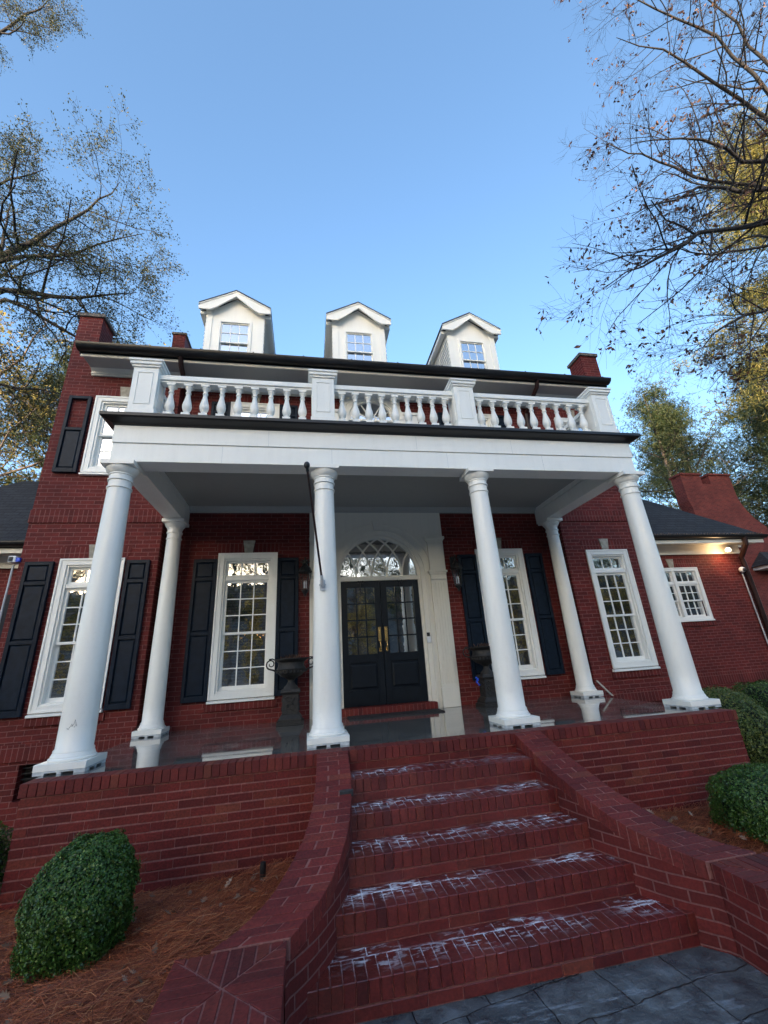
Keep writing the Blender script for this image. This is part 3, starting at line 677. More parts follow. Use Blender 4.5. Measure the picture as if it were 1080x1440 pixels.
# ------------------------------------------------------------------ portico: columns, entablature, balustrade
COLX = [-3.43, -1.05, 1.05, 3.43]; HC = 3.165
def column(x, y, s=1.0, feet=True):
    mb = MB(); r0, r1 = .153 * s, .120 * s
    prof = [(r0 + .012, .150), (r0 + .012, .168), (r0, .185)]
    for k in range(1, 13):
        t = k / 12; z = .185 + (HC - .33 - .185) * t
        prof.append((r0 + (r1 - r0) * (t ** 1.25), z))
    prof += [(r1 + .012, HC - .328), (r1 + .012, HC - .312), (r1, HC - .308), (r1, HC - .235), (r1 + .014, HC - .232), (r1 + .014, HC - .214), (r1 + .002, HC - .21), (r1 + .002, HC - .165),
             (r1 + .012, HC - .16), (r1 + .012, HC - .148)]
    mb.lathe(x, y, prof, 48); c = mb.build('column', 'col', H, smooth=True)
    rc = r1
    mb = MB(); mb.lathe(x, y, [(rc + .006, HC - .148), (rc + .02, HC - .135), (rc + .045, HC - .10), (rc + .052, HC - .075), (rc + .052, HC - .066)], 48)
    a = rc + .06; mb.box(x - a, x + a, y - a, y + a, HC - .064, HC - .012); mb.build('capital', 'col', c, smooth=True)
    mb = MB(); mb.lathe(x, y, [(r0 + .036, .088), (r0 + .040, .096), (r0 + .038, .108), (r0 + .024, .114), (r0 + .026, .122), (r0 + .020, .134), (r0 + .014, .150)], 48)
    p = .212 * s
    mb.box(x - p, x + p, y - p, y + p, .030, .087); mb.build('base', 'col', c, smooth=True, bevel=.003)
    mb = MB()
    for sx in (-1, 0, 1):
        for sy in (-1, 0, 1):
            if sx or sy: 
                fw = .045 if sx and sy else .018
                cx_, cy_ = x + sx * (p - fw - .004), y + sy * (p - fw - .004); mb.box(cx_ - fw, cx_ + fw, cy_ - fw, cy_ + fw, .0, .0295)
    mb.box(x - p + .003, x + p - .003, y - p + .003, y + p - .003, .016, .0293)
    mb.build('plinth_block', 'grey', c)
    return c
for x in COLX: column(x, 0.0)
for x in (-3.40, 3.40): column(x, 2.03, .88)
mb = MB()
for (a0, zz, pts_) in ((-1.75, .36, 7), (-1.5, .385, 5), (-1.38, .37, 4)):
    P_ = []
    for q in range(pts_):
        a_ = a0 + q * .05; z_ = zz + random.uniform(-.012, .014) + (.03 if q == pts_ - 2 else 0); r_ = .1522; P_.append((-3.43 + r_ * math.cos(a_), r_ * math.sin(a_), z_))
    mb.tube(P_, .0018, 4)
mb.build('paint_crack', 'rubber', H)
FX, FY = 3.545, -.10      # outer face of the frieze
mb = MB()
FZ0, FZ1 = HC, 3.66
mb.box(-FX, FX, FY, .17, FZ0, 3.40); mb.box(-FX + .0, FX - .0, FY - .012, .17, 3.412, FZ1)
mb.box(-FX + .004, FX - .004, FY + .006, .166, 3.4, 3.412)
for s in (-1, 1):
    a, b = (-FX, -FX + .27) if s < 0 else (FX - .27, FX)
    mb.box(a, b, .17, YW - .001, FZ0, 3.40); mb.box(a - (.012 if s < 0 else 0), b + (.012 if s > 0 else 0), FY - .0118, YW - .001, 3.4125, FZ1 - .0005)
    aa, bb = (-FX - .012, -FX + .2702) if s < 0 else (FX - .2702, FX + .012)
    mb.box(aa, bb, YW - .0015, YR - .003, FZ0 - .0005, 3.498)
mb.build('entablature', 'white', H, bevel=.004)
mb = MB()
for xs_ in (-2.3, -.95, .62, 2.05): mb.box(xs_ - .0015, xs_ + .0015, FY - .0005, FY + .01, FZ0 + .002, 3.399)
for xs_ in (-1.75, .2, 1.6): mb.box(xs_ - .0015, xs_ + .0015, FY - .0125, FY, 3.414, 3.63)
mb.build('board_seam', 'grey', H)
# inner beam faces + ceiling + crown
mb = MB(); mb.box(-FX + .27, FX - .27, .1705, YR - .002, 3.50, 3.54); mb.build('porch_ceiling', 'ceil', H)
mb = MB()
cr = [(YR - .002, 3.40), (YR - .02, 3.40), (YR - .02, 3.43), (YR - .09, 3.498), (YR - .002, 3.498)]
mb.prism_x(cr, -FX + .27, FX - .27)
mb.prism_x([(.1702, 3.42), (.185, 3.42), (.185, 3.45), (.24, 3.498), (.1702, 3.498)], -FX + .27, FX - .27)
mb.box(-FX + .2705, FX - .2705, .1703, .176, 3.2, 3.25)
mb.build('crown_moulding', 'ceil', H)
# cornice (dark metal gutter profile) around three sides
def sweep_cornice(prof, name, m):
    # prof: (out, z)
    mb = MB(); n = len(prof)
    path = [(-FX, YW, -1, 0), (-FX, FY, -1, -1), (FX, FY, 1, -1), (FX, YW, 1, 0)]
    base = len(mb.v)
    for (x, y, ox, oy) in path:
        for o_, z in prof: mb.v.append((x + ox * o_, y + oy * o_, z))
    for k in range(3):
        for j in range(n):
            j2 = (j + 1) % n; mb.f.append((base + k * n + j, base + k * n + j2, base + (k + 1) * n + j2, base + (k + 1) * n + j))
    mb.f.append(tuple(base + j for j in range(n))); mb.f.append(tuple(base + 3 * n + j for j in range(n - 1, -1, -1)))
    return mb.build(name, m, H)
sweep_cornice([(0.014, 3.645), (.022, 3.645), (.03, 3.665), (.05, 3.675), (.125, 3.70), (.14, 3.715), (.14, 3.755), (.10, 3.765), (-.04, 3.785), (-.04, 3.66)], 'cornice', 'gutter')
mb = MB(); mb.box(-FX + .04, FX - .04, FY + .04, YR - .004, 3.70, 3.782); mb.build('balcony_deck', 'coping', H)

BZ = 3.783; PW = .15; PYC = FY + .02 + PW
PX = [-3.32, -1.05, 1.02, 3.31]
BAL = empty('balustrade', (0, 0 - 2.03 + PYC, BZ), H)
def BP(mb, n, m, par=None, **k):
    o = mb.build(n, m, None, **k); o.parent = BAL; o.matrix_parent_inverse = Matrix.Translation((0, PYC, BZ)).inverted(); return o
def pier(x, y):
    mb = MB(); p = PW; z0 = BZ
    mb.box(x - p - .018, x + p + .018, y - p - .018, y + p + .018, z0, z0 + .12)
    mb.box(x - p, x + p, y - p, y + p, z0 + .12, z0 + .76)
    for (sx, sy) in ((0, -1), (1, 0), (-1, 0)):       # panel mouldings
        if sy:
            frame_panel(mb, x - .095, x + .095, z0 + .20, z0 + .69, y - p, 'y')
        else:
            frame_panel(mb, y - .095, y + .095, z0 + .20, z0 + .69, x + sx * p, 'x', sx)
    mb.box(x - p - .02, x + p + .02, y - p - .02, y + p + .02, z0 + .76, z0 + .79)
    mb.box(x - p - .04, x + p + .04, y - p - .04, y + p + .04, z0 + .79, z0 + .835)
    mb.box(x - p - .055, x + p + .055, y - p - .055, y + p + .055, z0 + .835, z0 + .865)
    i = len(mb.v); a = p + .05
    mb.v += [(x - a, y - a, z0 + .865), (x + a, y - a, z0 + .865), (x + a, y + a, z0 + .865), (x - a, y + a, z0 + .865), (x, y, z0 + .90)]
    for k in range(4): mb.f.append((i + k, i + (k + 1) % 4, i + 4))
    return BP(mb, 'pier', 'white', bevel=.003)
def frame_panel(mb, a0, a1, z0, z1, pos, ax, sx=-1):
    t = .014; d = .008
    for (u0, u1, w0, w1) in ((a0, a1, z0, z0 + t), (a0, a1, z1 - t, z1), (a0, a0 + t, z0 + t, z1 - t), (a1 - t, a1, z0 + t, z1 - t)):
        if ax == 'y': mb.box(u0, u1, pos - d, pos + .001, w0, w1)
        else: mb.box(min(pos, pos + sx * d), max(pos, pos + sx * d), u0, u1, w0, w1)
def baluster(x, y, a=0):
    z0 = BZ + .115; h = .50; mb = MB()
    b = .052; mb.box(x - b, x + b, y - b, y + b, z0, z0 + .055); mb.box(x - b, x + b, y - b, y + b, z0 + h - .03, z0 + h)
    pr = [(.040, .055), (.046, .066), (.040, .078), (.030, .084), (.034, .094), (.050, .118), (.058, .150), (.059, .180), (.053, .220), (.042, .265), (.032, .31), (.027, .345), (.026, .365), (.035, .369), (.036, .382), (.028, .386), (.028, .425), (.036, .436), (.044, .45), (.046, .468), (.046, .470)]
    mb.lathe(x, y, [(r, z0 + z) for r, z in pr], 18); return BP(mb, 'baluster', 'white', smooth=True)
for x in PX: pier(x, PYC)
for s in (-1, 1):
    x = PX[0] if s < 0 else PX[3]
    pier(x, YW - .17)
mb = MB()
def rail(mb, x0, x1, y0, y1, ax):
    z0 = BZ
    if ax == 'x':
        mb.box(x0, x1, y0 - .07, y0 + .07, z0 + .0, z0 + .085); mb.box(x0, x1, y0 - .06, y0 + .06, z0 + .085, z0 + .115)
        mb.box(x0, x1, y0 - .055, y0 + .055, z0 + .615, z0 + .645); mb.box(x0, x1, y0 - .078, y0 + .078, z0 + .645, z0 + .705); mb.box(x0, x1, y0 - .065, y0 + .065, z0 + .705, z0 + .725)
    else:
        mb.box(x0 - .07, x0 + .07, y0, y1, z0 + .0, z0 + .085); mb.box(x0 - .06, x0 + .06, y0, y1, z0 + .085, z0 + .115)
        mb.box(x0 - .055, x0 + .055, y0, y1, z0 + .615, z0 + .645); mb.box(x0 - .078, x0 + .078, y0, y1, z0 + .645, z0 + .705); mb.box(x0 - .065, x0 + .065, y0, y1, z0 + .705, z0 + .725)
for k, nb in ((0, 9), (1, 9), (2, 9)):
    a, b = PX[k] + PW, PX[k + 1] - PW
    mb = MB(); rail(mb, a, b, PYC, PYC, 'x'); BP(mb, 'rail', 'white', bevel=.003)
    for i in range(nb): baluster(a + (b - a) * (i + .62) / (nb + .24), PYC)
for s in (-1, 1):
    x = PX[0] if s < 0 else PX[3]
    a, b = PYC + PW, YW - .17 - PW
    mb = MB(); rail(mb, x, x, a, b, 'y'); BP(mb, 'rail', 'white', bevel=.003)
    for i in range(6): baluster(x, a + (b - a) * (i + .5) / 6)

# ------------------------------------------------------------------ upper fan window
def arc_ring(mb, xc, zc, r0, r1, y0, y1, n=40, a0=0, a1=math.pi):
    for k in range(n):
        t0 = a0 + (a1 - a0) * k / n; t1 = a0 + (a1 - a0) * (k + 1) / n
        p = [(xc + r0 * math.cos(t0), zc + r0 * math.sin(t0)), (xc + r1 * math.cos(t0), zc + r1 * math.sin(t0)), (xc + r1 * math.cos(t1), zc + r1 * math.sin(t1)), (xc + r0 * math.cos(t1), zc + r0 * math.sin(t1))]
        mb.hexa([(p[0][0], y0, p[0][1]), (p[1][0], y0, p[1][1]), (p[1][0], y1, p[1][1]), (p[0][0], y1, p[0][1]), (p[3][0], y0, p[3][1]), (p[2][0], y0, p[2][1]), (p[2][0], y1, p[2][1]), (p[3][0], y1, p[3][1])])
def spandrel(mb, xc, zc, r, x0, x1, ztop, y0, y1, n=40):
    """solid between an arch of radius r and the rectangle x0..x1, zc..ztop"""
    xs = [xc + r * math.cos(math.pi * k / n) for k in range(n + 1)]
    for k in range(n):
        t0, t1 = math.pi * k / n, math.pi * (k + 1) / n
        a = (xc + r * math.cos(t0), zc + r * math.sin(t0)); b = (xc + r * math.cos(t1), zc + r * math.sin(t1))
        mb.quad((b[0], y0, b[1]), (a[0], y0, a[1]), (a[0], y0, ztop), (b[0], y0, ztop))
        mb.quad((a[0], y0, a[1]), (b[0], y0, b[1]), (b[0], y1, b[1]), (a[0], y1, a[1]))
    for (u, v) in ((x0, xc - r), (xc + r, x1)):
        mb.quad((u, y0, zc), (v, y0, zc), (v, y0, ztop), (u, y0, ztop))
UX, UZ = .035, 5.45
mb = MB(); arc_ring(mb, UX, UZ, .48, .60, YR - .05, YR + .02); arc_ring(mb, UX, UZ, .60, .66, YR - .065, YR + .01); arc_ring(mb, UX, UZ, .42, .478, YR - .02, YR + .03)
mb.box(UX - .66, UX - .48, YR - .05, YR + .02, 4.0, UZ - .001); mb.box(UX + .48, UX + .66, YR - .05, YR + .02, 4.0, UZ - .001)
mb.prism_y([(UX - .07, UZ + .50), (UX + .07, UZ + .50), (UX + .10, UZ + .74), (UX - .10, UZ + .74)], YR - .085, YR)
for s in (-1, 1): # side wings of the surround
    a, b = (UX - .98, UX - .661) if s < 0 else (UX + .661, UX + .98)
    mb.box(a, b, YR - .04, YR + .01, 4.0, UZ + .12); mb.box(a - .03, b + .03, YR - .07, YR + .01, UZ + .12, UZ + .18)
spandrel(mb, UX, UZ, .62, UX - .62, UX + .62, UZ + .63, YR - .012, YR + .01)
uf = mb.build('fan_window', 'white', H)
mb = MB()
for t in [math.pi * k / 6 for k in range(1, 6)]:
    c, s_ = math.cos(t), math.sin(t); d = .011
    mb.hexa([(UX + .1 * c - d * s_, YR + .0, UZ + .1 * s_ + d * c), (UX + .1 * c + d * s_, YR + .0, UZ + .1 * s_ - d * c), (UX + .1 * c + d * s_, YR + .02, UZ + .1 * s_ - d * c), (UX + .1 * c - d * s_, YR + .02, UZ + .1 * s_ + d * c),
             (UX + .43 * c - d * s_, YR + .0, UZ + .43 * s_ + d * c), (UX + .43 * c + d * s_, YR + .0, UZ + .43 * s_ - d * c), (UX + .43 * c + d * s_, YR + .02, UZ + .43 * s_ - d * c), (UX + .43 * c - d * s_, YR + .02, UZ + .43 * s_ + d * c)])
arc_ring(mb, UX, UZ, .085, .11, YR - .001, YR + .021, 16); mb.box(UX - .48, UX + .48, YR - .03, YR + .03, UZ - .04, UZ); mb.box(UX - .02, UX + .02, YR - .03, YR + .03, 4.0, UZ - .041)
mb.build('muntin', 'white', uf)
mb = MB(); mb.poly([(UX + .46 * math.cos(math.pi * k / 24), YR + .012, UZ + .46 * math.sin(math.pi * k / 24)) for k in range(25)]); mb.quad((UX - .47, YR + .012, 4.0), (UX + .47, YR + .012, 4.0), (UX + .47, YR + .012, UZ - .03), (UX - .47, YR + .012, UZ - .03)); mb.build('pane', 'glass', uf)
mb = MB(); mb.box(UX - .66, UX + .66, YR + .5, YR + .52, 4.0, 6.1); mb.build('interior', 'interior', uf)

# ------------------------------------------------------------------ entrance
DX = 0.01; ZS = 2.205; RG = .70
ENT = MB()
yP = YR - .03
spandrel(ENT, DX, ZS, RG + .12, DX - 1.235, DX + 1.235, 3.40, yP, YR + .1)
for s in (-1, 1):
    a, b = (DX - 1.235, DX - RG - .12) if s < 0 else (DX + RG + .12, DX + 1.235)
    ENT.box(a, b, yP, YR + .02, 0.0, ZS)
so = ENT.build('door_surround', 'cream', H)
mb = MB(); arc_ring(mb, DX, ZS, RG, RG + .05, yP + .03, YR + .12, 48); arc_ring(mb, DX, ZS, RG + .05, RG + .13, yP - .01, YR + .1, 48)
arc_ring(mb, DX, ZS, RG + .13, RG + .16, yP - .03, yP + .02, 48); arc_ring(mb, DX, ZS, RG + .27, RG + .295, yP - .018, yP + .001, 48); 
for s in (-1, 1):
    for (r0, r1, ya, yb) in ((RG, RG + .05, yP + .03, YR + .12), (RG + .05, RG + .13, yP - .01, YR + .1), (RG + .13, RG + .16, yP - .03, yP + .02)):
        a, b = sorted((DX + s * r0, DX + s * r1)); mb.box(a, b, ya, yb, 0.0, ZS - .0005)
mb.prism_y([(DX - .07, ZS + RG + .13), (DX + .07, ZS + RG + .13), (DX + .095, ZS + RG + .34), (DX - .095, ZS + RG + .34)], yP - .045, yP)
mb.build('archivolt', 'cream', so, smooth=True)
for s in (-1, 1):
    mb = MB(); pc = DX + s * 1.055; pw = .135
    # pilaster: base, fluted shaft, capital, entablature block
    mb.box(pc - pw - .012, pc + pw + .012, yP - .075, yP, 0.001, .30)
    mb.box(pc - pw, pc + pw, yP - .045, yP, .30, 2.10)
    for k in range(5):
        xx = pc - pw + .025 + k * .05; mb.box(xx, xx + .026, yP - .060, yP - .0455, .36, 2.05)
    for (o_, za, zb) in ((.008, 2.10, 2.13), (.0, 2.13, 2.19), (.02, 2.19, 2.225), (.04, 2.225, 2.26)):
        mb.box(pc - pw - o_, pc + pw + o_, yP - .06 - o_, yP, za, zb)
    mb.box(pc - pw, pc + pw, yP - .05, yP, 2.26, 2.78)
    mb.box(pc - pw + .0, pc + pw - .0, yP - .06, yP - .0505, 2.26, 2.47)
    for (o_, za, zb) in ((.015, 2.78, 2.82), (.03, 2.82, 2.85), (.05, 2.85, 2.90)): mb.box(pc - pw - o_, pc + pw + o_, yP - .055 - o_, yP, za, zb)
    mb.build('pilaster', 'cream', so, bevel=.003)
# fanlight
yF = YR + .06
mb = MB(); mb.box(DX - RG, DX + RG, yF - .06, yF + .05, ZS - .075, ZS + .0)
R_ = RG; nL = 5
def in_circle(x, z): return (x - DX) ** 2 + (z - ZS) ** 2 <= (R_ + .01) ** 2 and z >= ZS - .001
for i in range(1, nL):
    xb = DX - R_ + 2 * R_ * i / nL
    for s in (-1, 1):
        cx_ = xb + s * R_ * 1.15; rr = R_ * 1.15; prev = None
        for k in range(60):
            t = k / 59 * math.radians(75); x = cx_ - s * rr * math.cos(t); z = ZS + rr * math.sin(t)
            if not in_circle(x, z): break
            n_ = (-s * math.cos(t), math.sin(t)); d = .0135
            cur = ((x - n_[0] * d, z - n_[1] * d), (x + n_[0] * d, z + n_[1] * d))
            if prev:
                yo = .0 if s < 0 else .0015
                mb.hexa([(prev[0][0], yF - .03 - yo, prev[0][1]), (prev[1][0], yF - .03 - yo, prev[1][1]), (prev[1][0], yF + .0, prev[1][1]), (prev[0][0], yF + .0, prev[0][1]),
                         (cur[0][0], yF - .03 - yo, cur[0][1]), (cur[1][0], yF - .03 - yo, cur[1][1]), (cur[1][0], yF + .0, cur[1][1]), (cur[0][0], yF + .0, cur[0][1])])
            prev = cur
fl = mb.build('fanlight', 'cream', H)
mb = MB(); mb.poly([(DX + R_ * math.cos(math.pi * k / 32), yF - .012, ZS + R_ * math.sin(math.pi * k / 32)) for k in range(33)]); mb.build('pane', 'glass', fl)
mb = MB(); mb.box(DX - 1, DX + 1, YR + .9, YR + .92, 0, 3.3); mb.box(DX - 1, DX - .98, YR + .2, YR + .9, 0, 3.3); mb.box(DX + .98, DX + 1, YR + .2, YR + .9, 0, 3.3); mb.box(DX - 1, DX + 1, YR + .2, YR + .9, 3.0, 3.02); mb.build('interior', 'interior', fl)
# doors
for s in (-1, 1):
    x0, x1 = (DX - RG, DX - .004) if s < 0 else (DX + .004, DX + RG)
    z0, z1 = .112, ZS - .078; y = YR + .03
    mb = MB(); st = .105
    gz0, gz1 = .90, z1 - .115
    mb.box(x0, x0 + st, y, y + .045, z0, z1); mb.box(x1 - st, x1, y, y + .045, z0, z1)
    mb.box(x0 + st, x1 - st, y + .0006, y + .0444, gz1, z1); mb.box(x0 + st, x1 - st, y + .0006, y + .0444, gz0 - .13, gz0); mb.box(x0 + st, x1 - st, y + .0006, y + .0444, z0, z0 + .24)
    a, b = x0 + st, x1 - st
    for i in (1, 2): xx = a + (b - a) * i / 3; mb.box(xx - .011, xx + .011, y + .008, y + .04, gz0, gz1)
    for i in (1, 2, 3): zz = gz0 + (gz1 - gz0) * i / 4; mb.box(a, b, y + .0092, y + .0388, zz - .011, zz + .011)
    pz0, pz1 = z0 + .24, gz0 - .13
    mb.box(a, b, y + .02, y + .04, pz0, pz1)
    mb.hexa([(a + .02, y + .0199, pz0 + .02), (b - .02, y + .0199, pz0 + .02), (b - .02, y + .0199, pz1 - .02), (a + .02, y + .0199, pz1 - .02), (a + .045, y + .004, pz0 + .045), (b - .045, y + .004, pz0 + .045), (b - .045, y + .004, pz1 - .045), (a + .045, y + .004, pz1 - .045)])
    d = mb.build('door', 'door', H, bevel=.003)
    mb = MB(); mb.quad((a, y + .025, gz0), (b, y + .025, gz0), (b, y + .025, gz1), (a, y + .025, gz1)); mb.build('pane', 'glass', d)
    mb = MB(); hx = (x1 - .052) if s < 0 else (x0 + .052)
    mb.box(hx - .025, hx + .025, y - .008, y, 1.10, 1.33); mb.lathe(hx, 0, [(0, 0)] * 2, 3) if False else None
    mb.box(hx - .02, hx + .02, y - .008, y, .93, 1.0)
    mb.tube([(hx, y - .006, 1.09), (hx, y - .05, 1.08), (hx, y - .06, 1.02), (hx, y - .05, .965), (hx, y - .006, .955)], .009, 8)
    mb.ball((hx, y - .014, 1.27), .016, 10)
    mb.build('handle', 'brass', d, smooth=True)
# threshold of bricks
mb = MB()
x = DX - RG - .06
while x < DX + RG + .06:
    mb.box(x, x + .0595, YR - .19, YR + .08, .006, .108); x += .0677
mb.build('threshold', 'rb', H, bevel=.003)
mb = MB(); mb.box(DX - RG - .06, DX + RG + .06, YR - .183, YR + .08, 0, .102); mb.build('threshold_mortar', 'mortar', H)

# ------------------------------------------------------------------ porch base with laid bricks
def brick_row(mb, x0, x1, y0, y1, z0, z1, bl=.200, gap=.003, off=0.0, j=.0015):
    x = x0 - off
    while x < x1 - .01:
        a, b = max(x, x0), min(x + bl, x1)
        if b - a > .02:
            dy = random.uniform(-j, j); dz = random.uniform(-j, j) * .6
            mb.box(a, b, y0 + dy, y1, z0 + dz, z1 + dz)
        x += bl + gap
PXL, PXR = -3.565, 3.505; PY = -.50
mb = MB(); brick_row(mb, PXL, PXR, PY, PY + .195, -.100, 0.0, .0625, .0050)
mb.build('porch_edge', 'rb_cap', H, bevel=.004)
mb = MB(); z = -.112; k = 0
while z > -1.1:
    brick_row(mb, PXL + .012, PXR - .012, PY + .014, PY + .10, z - .0577, z, off=(k % 2) * .10); z -= .0677; k += 1
# end returns
z = -.112; k = 0
for s, xx in ((-1, PXL + .012), (1, PXR - .012)):
    z = -.112; k = 0
    while z > -1.1:
        yy = PY + .016 + (0 if k % 2 else .1)
        while yy < YW:
            a, b = (xx, xx + .09) if s < 0 else (xx - .09, xx)
            if yy > PY + .1: mb.box(a, b, yy, min(yy + .193, YW), z - .0577, z)
            yy += .203
        z -= .0677; k += 1
mb.build('porch_wall', 'rb', H, bevel=.003)
mb = MB(); mb.box(PXL + .018, PXR - .018, PY + .0175, YW - .01, -1.1, -.012); mb.build('porch_core', 'mortar', H)
mb = MB(); mb.box(PXL + .1, PXR - .1, PY + .20, YW - .004, -.012, -.001); mb.box(PXL + .002, PXL + .1, PY + .2, YW - .004, -.08, -.0015); mb.box(PXR - .1, PXR - .002, PY + .2, YW - .004, -.08, -.0015)
mb.box(-CXN + .002, CXN - .002, YW - .0038, YR - .001, -.012, -.0012)
mb.build('porch_floor', 'floor', H)

# ------------------------------------------------------------------ brick staircase
ST = empty('brick_staircase', (CX, -1.4, G)); tag(ST, 'curved red brick staircase with flared side walls and soapy white residue on its treads', 'steps')
RS, TD = .172, .28
for k in range(1, 6):
    zt = -RS * k; yf = -.52 - TD * k; yb = -.52 - TD * (k - 1)
    hw = ip(yf, XI) + .03
    mb = MB()
    brick_row(mb, CX - hw, CX + hw, yf, yf + .193, zt - .100, zt, .0630, .0047, j=.001)
    brick_row(mb, CX - hw, CX + hw, yf + .203, yb + .03, zt - .100, zt - .001, .198, .005, .05 * k, j=.001)
    z = zt - .110
    kk = 0
    while z > zt - RS - .07 and z > G - .03:
        brick_row(mb, CX - hw, CX + hw, yf + .007, yf + .1, z - .0577, z, off=.07 * (kk + k)); z -= .0677; kk += 1
    so_ = mb.build('step', 'rb_step', ST, bevel=.0035)
    mb = MB(); mb.box(CX - hw, CX + hw, yf + .0105, yb + .05, G - .04 if k == 5 else zt - RS - .05, zt - .0035); mb.build('mortar_bed', 'mortar_step', so_)
def path_pts(s):
    ys = np.linspace(-.505, -2.04, 260); P = []
    for y in ys: P.append((ip(y, XI), ip(y, XO), y, ip(y, ZC)))
    return P
# smooth the interpolated curve
def smooth_curve(A):
    ys = np.linspace(.5, 2.04, 400); v = np.interp(ys, [-t for t in YS], A); k = 60
    pad = np.concatenate([2 * v[0] - v[k:0:-1], v, 2 * v[-1] - v[-2:-k - 2:-1]]); ker = np.hanning(2 * k + 1); ker /= ker.sum()
    return ys, np.convolve(pad, ker, 'valid')
ysS, XIs = smooth_curve(XI); _, XOs = smooth_curve(XO); _, ZCs = smooth_curve(ZC)
def C(y): return (float(np.interp(-y, ysS, XIs)), float(np.interp(-y, ysS, XOs)), float(np.interp(-y, ysS, ZCs)))
for s in (-1, 1):
    # wall body
    mb = MB(); ys = np.linspace(-.47, -2.06, 40); uvs = []
    rows = []
    for y in ys:
        a, b, z = C(y); a += .008; b -= .008; z -= .095
        rows.append([(CX + s * a, y, G - .04), (CX + s * a, y, z), (CX + s * b, y, z), (CX + s * b, y, G - .04)])
    me_v = []; me_f = []; me_uv = []
    arc_a = arc_b = 0
    for j in range(len(rows)):
        if j:
            arc_a += math.dist(rows[j][0], rows[j - 1][0]); arc_b += math.dist(rows[j][3], rows[j - 1][3])
        me_v += rows[j]; me_uv.append([(arc_a, rows[j][0][2]), (arc_a, rows[j][1][2]), (arc_b + .1, rows[j][2][2]), (arc_b, rows[j][3][2])])
    loops = []
    for j in range(len(rows) - 1):
        for q in range(3):
            i0 = j * 4 + q; me_f.append((i0, i0 + 4, i0 + 5, i0 + 1) if s > 0 else (i0, i0 + 1, i0 + 5, i0 + 4))
    me = bpy.data.meshes.new('side_wall'); me.from_pydata(me_v, [], me_f); me.update(); me.materials.append(MT['brick_uv'])
    uvl = me.uv_layers.new(name='UVMap')
    for p in me.polygons:
        for li in p.loop_indices:
            vi = me.loops[li].vertex_index; uvl.data[li].uv = me_uv[vi // 4][vi % 4]
    wo_ = bpy.data.objects.new('side_wall', me); COL.objects.link(wo_); wo_.parent = ST; wo_.matrix_parent_inverse = Matrix.Translation(ST.location).inverted()
    # cap bricks across the wall
    mb = MB(); yy = -.49; k = 0; lat = MB()
    while yy > -2.02:
        a0, b0, z0 = C(yy); a1, b1, z1 = C(yy - .01)
        sl = math.hypot(.01, (b1 - b0 + a1 - a0) / 2, z1 - z0) / .01
        dl = .0610 / sl; gp = .0067 / sl
        y1 = yy - dl; 
        a1, b1, z1 = C(y1)
        spl = .655 if k % 2 else .335
        for (t0, t1) in ((0, spl - .018), (spl + .018, 1)):
            jz = random.uniform(-.002, .002); jo = random.uniform(-.003, .003)
            def pt(a, b, t, y, z): return (CX + s * (a + (b - a) * t + jo), y, z + jz)
            mb.hexa([pt(a0, b0, t0, yy, z0 - .1), pt(a0, b0, t1, yy, z0 - .1), pt(a1, b1, t1, y1, z1 - .1), pt(a1, b1, t0, y1, z1 - .1),
                     pt(a0, b0, t0, yy, z0), pt(a0, b0, t1, yy, z0), pt(a1, b1, t1, y1, z1), pt(a1, b1, t0, y1, z1)])
        a2, b2, z2 = C(y1 - gp)
        def pq(a, b, t, y, z): return (CX + s * (a + (b - a) * t), y, z)
        lat.hexa([pq(a0 + .006, b0 - .006, 0, yy, z0 - .1), pq(a0 + .006, b0 - .006, 1, yy, z0 - .1), pq(a2 + .006, b2 - .006, 1, y1 - gp, z2 - .1), pq(a2 + .006, b2 - .006, 0, y1 - gp, z2 - .1),
                  pq(a0 + .006, b0 - .006, 0, yy, z0 - .005), pq(a0 + .006, b0 - .006, 1, yy, z0 - .005), pq(a2 + .006, b2 - .006, 1, y1 - gp, z2 - .005), pq(a2 + .006, b2 - .006, 0, y1 - gp, z2 - .005)])
        yy = y1 - gp; k += 1
    co_ = mb.build('cap', 'rb_cap', wo_, bevel=.004); 
    co_.parent = wo_; co_.matrix_parent_inverse = Matrix(wo_.matrix_parent_inverse) @ Matrix.Translation(ST.location) if False else Matrix.Identity(4)
    lo_ = lat.build('cap_mortar', 'mortar', wo_)
    # pier at the foot with mitred cap
    pz = -.578; x0, x1 = 1.315, 1.86; y1_, y0_ = -2.03, -2.575
    if s < 0: X0, X1 = CX - x1, CX - x0
    else: X0, X1 = CX + x0, CX + x1
    mb = MB(); mb.box(X0 + .008, X1 - .008, y0_ + .008, y1_ - .002, G - .04, pz - .098); pb = mb.build('pier', 'brick', ST)
    mb = MB(); mb.box(X0 + .006, X1 - .006, y0_ + .006, y1_ - .003, pz - .0975, pz - .005); mb.build('pier_mortar', 'mortar', pb)
    mb = MB(); cxp, cyp = (X0 + X1) / 2, (y0_ + y1_) / 2; hw = (X1 - X0) / 2
    for q in range(4):
        ca, sa = [(1, 0), (0, 1), (-1, 0), (0, -1)][q]
        u = -hw
        while u < hw - .01:
            u1 = min(u + .0585, hw)
            # strip u..u1 along edge, from outer edge (v=hw) to diagonal v=|u|
            g_ = .007
            vs0, vs1 = max(abs(u) + g_, .008), max(abs(u1) + g_, .008)
            poly = []
            if abs(u) < hw - .015 or abs(u1) < hw - .015:
                inner = [(u, min(vs0, hw - .004)), (u1, min(vs1, hw - .004))]
                if u < 0 < u1: inner = [(u, vs0), (0, .01), (u1, vs1)]
                poly = inner + [(u1, hw), (u, hw)]
                P2 = [(cxp + a_ * ca - b_ * sa, cyp + a_ * sa + b_ * ca) for a_, b_ in poly]
                mb.prism_z(P2, pz - .0972, pz + random.uniform(-.0015, .0015))
            u = u1 + .0085
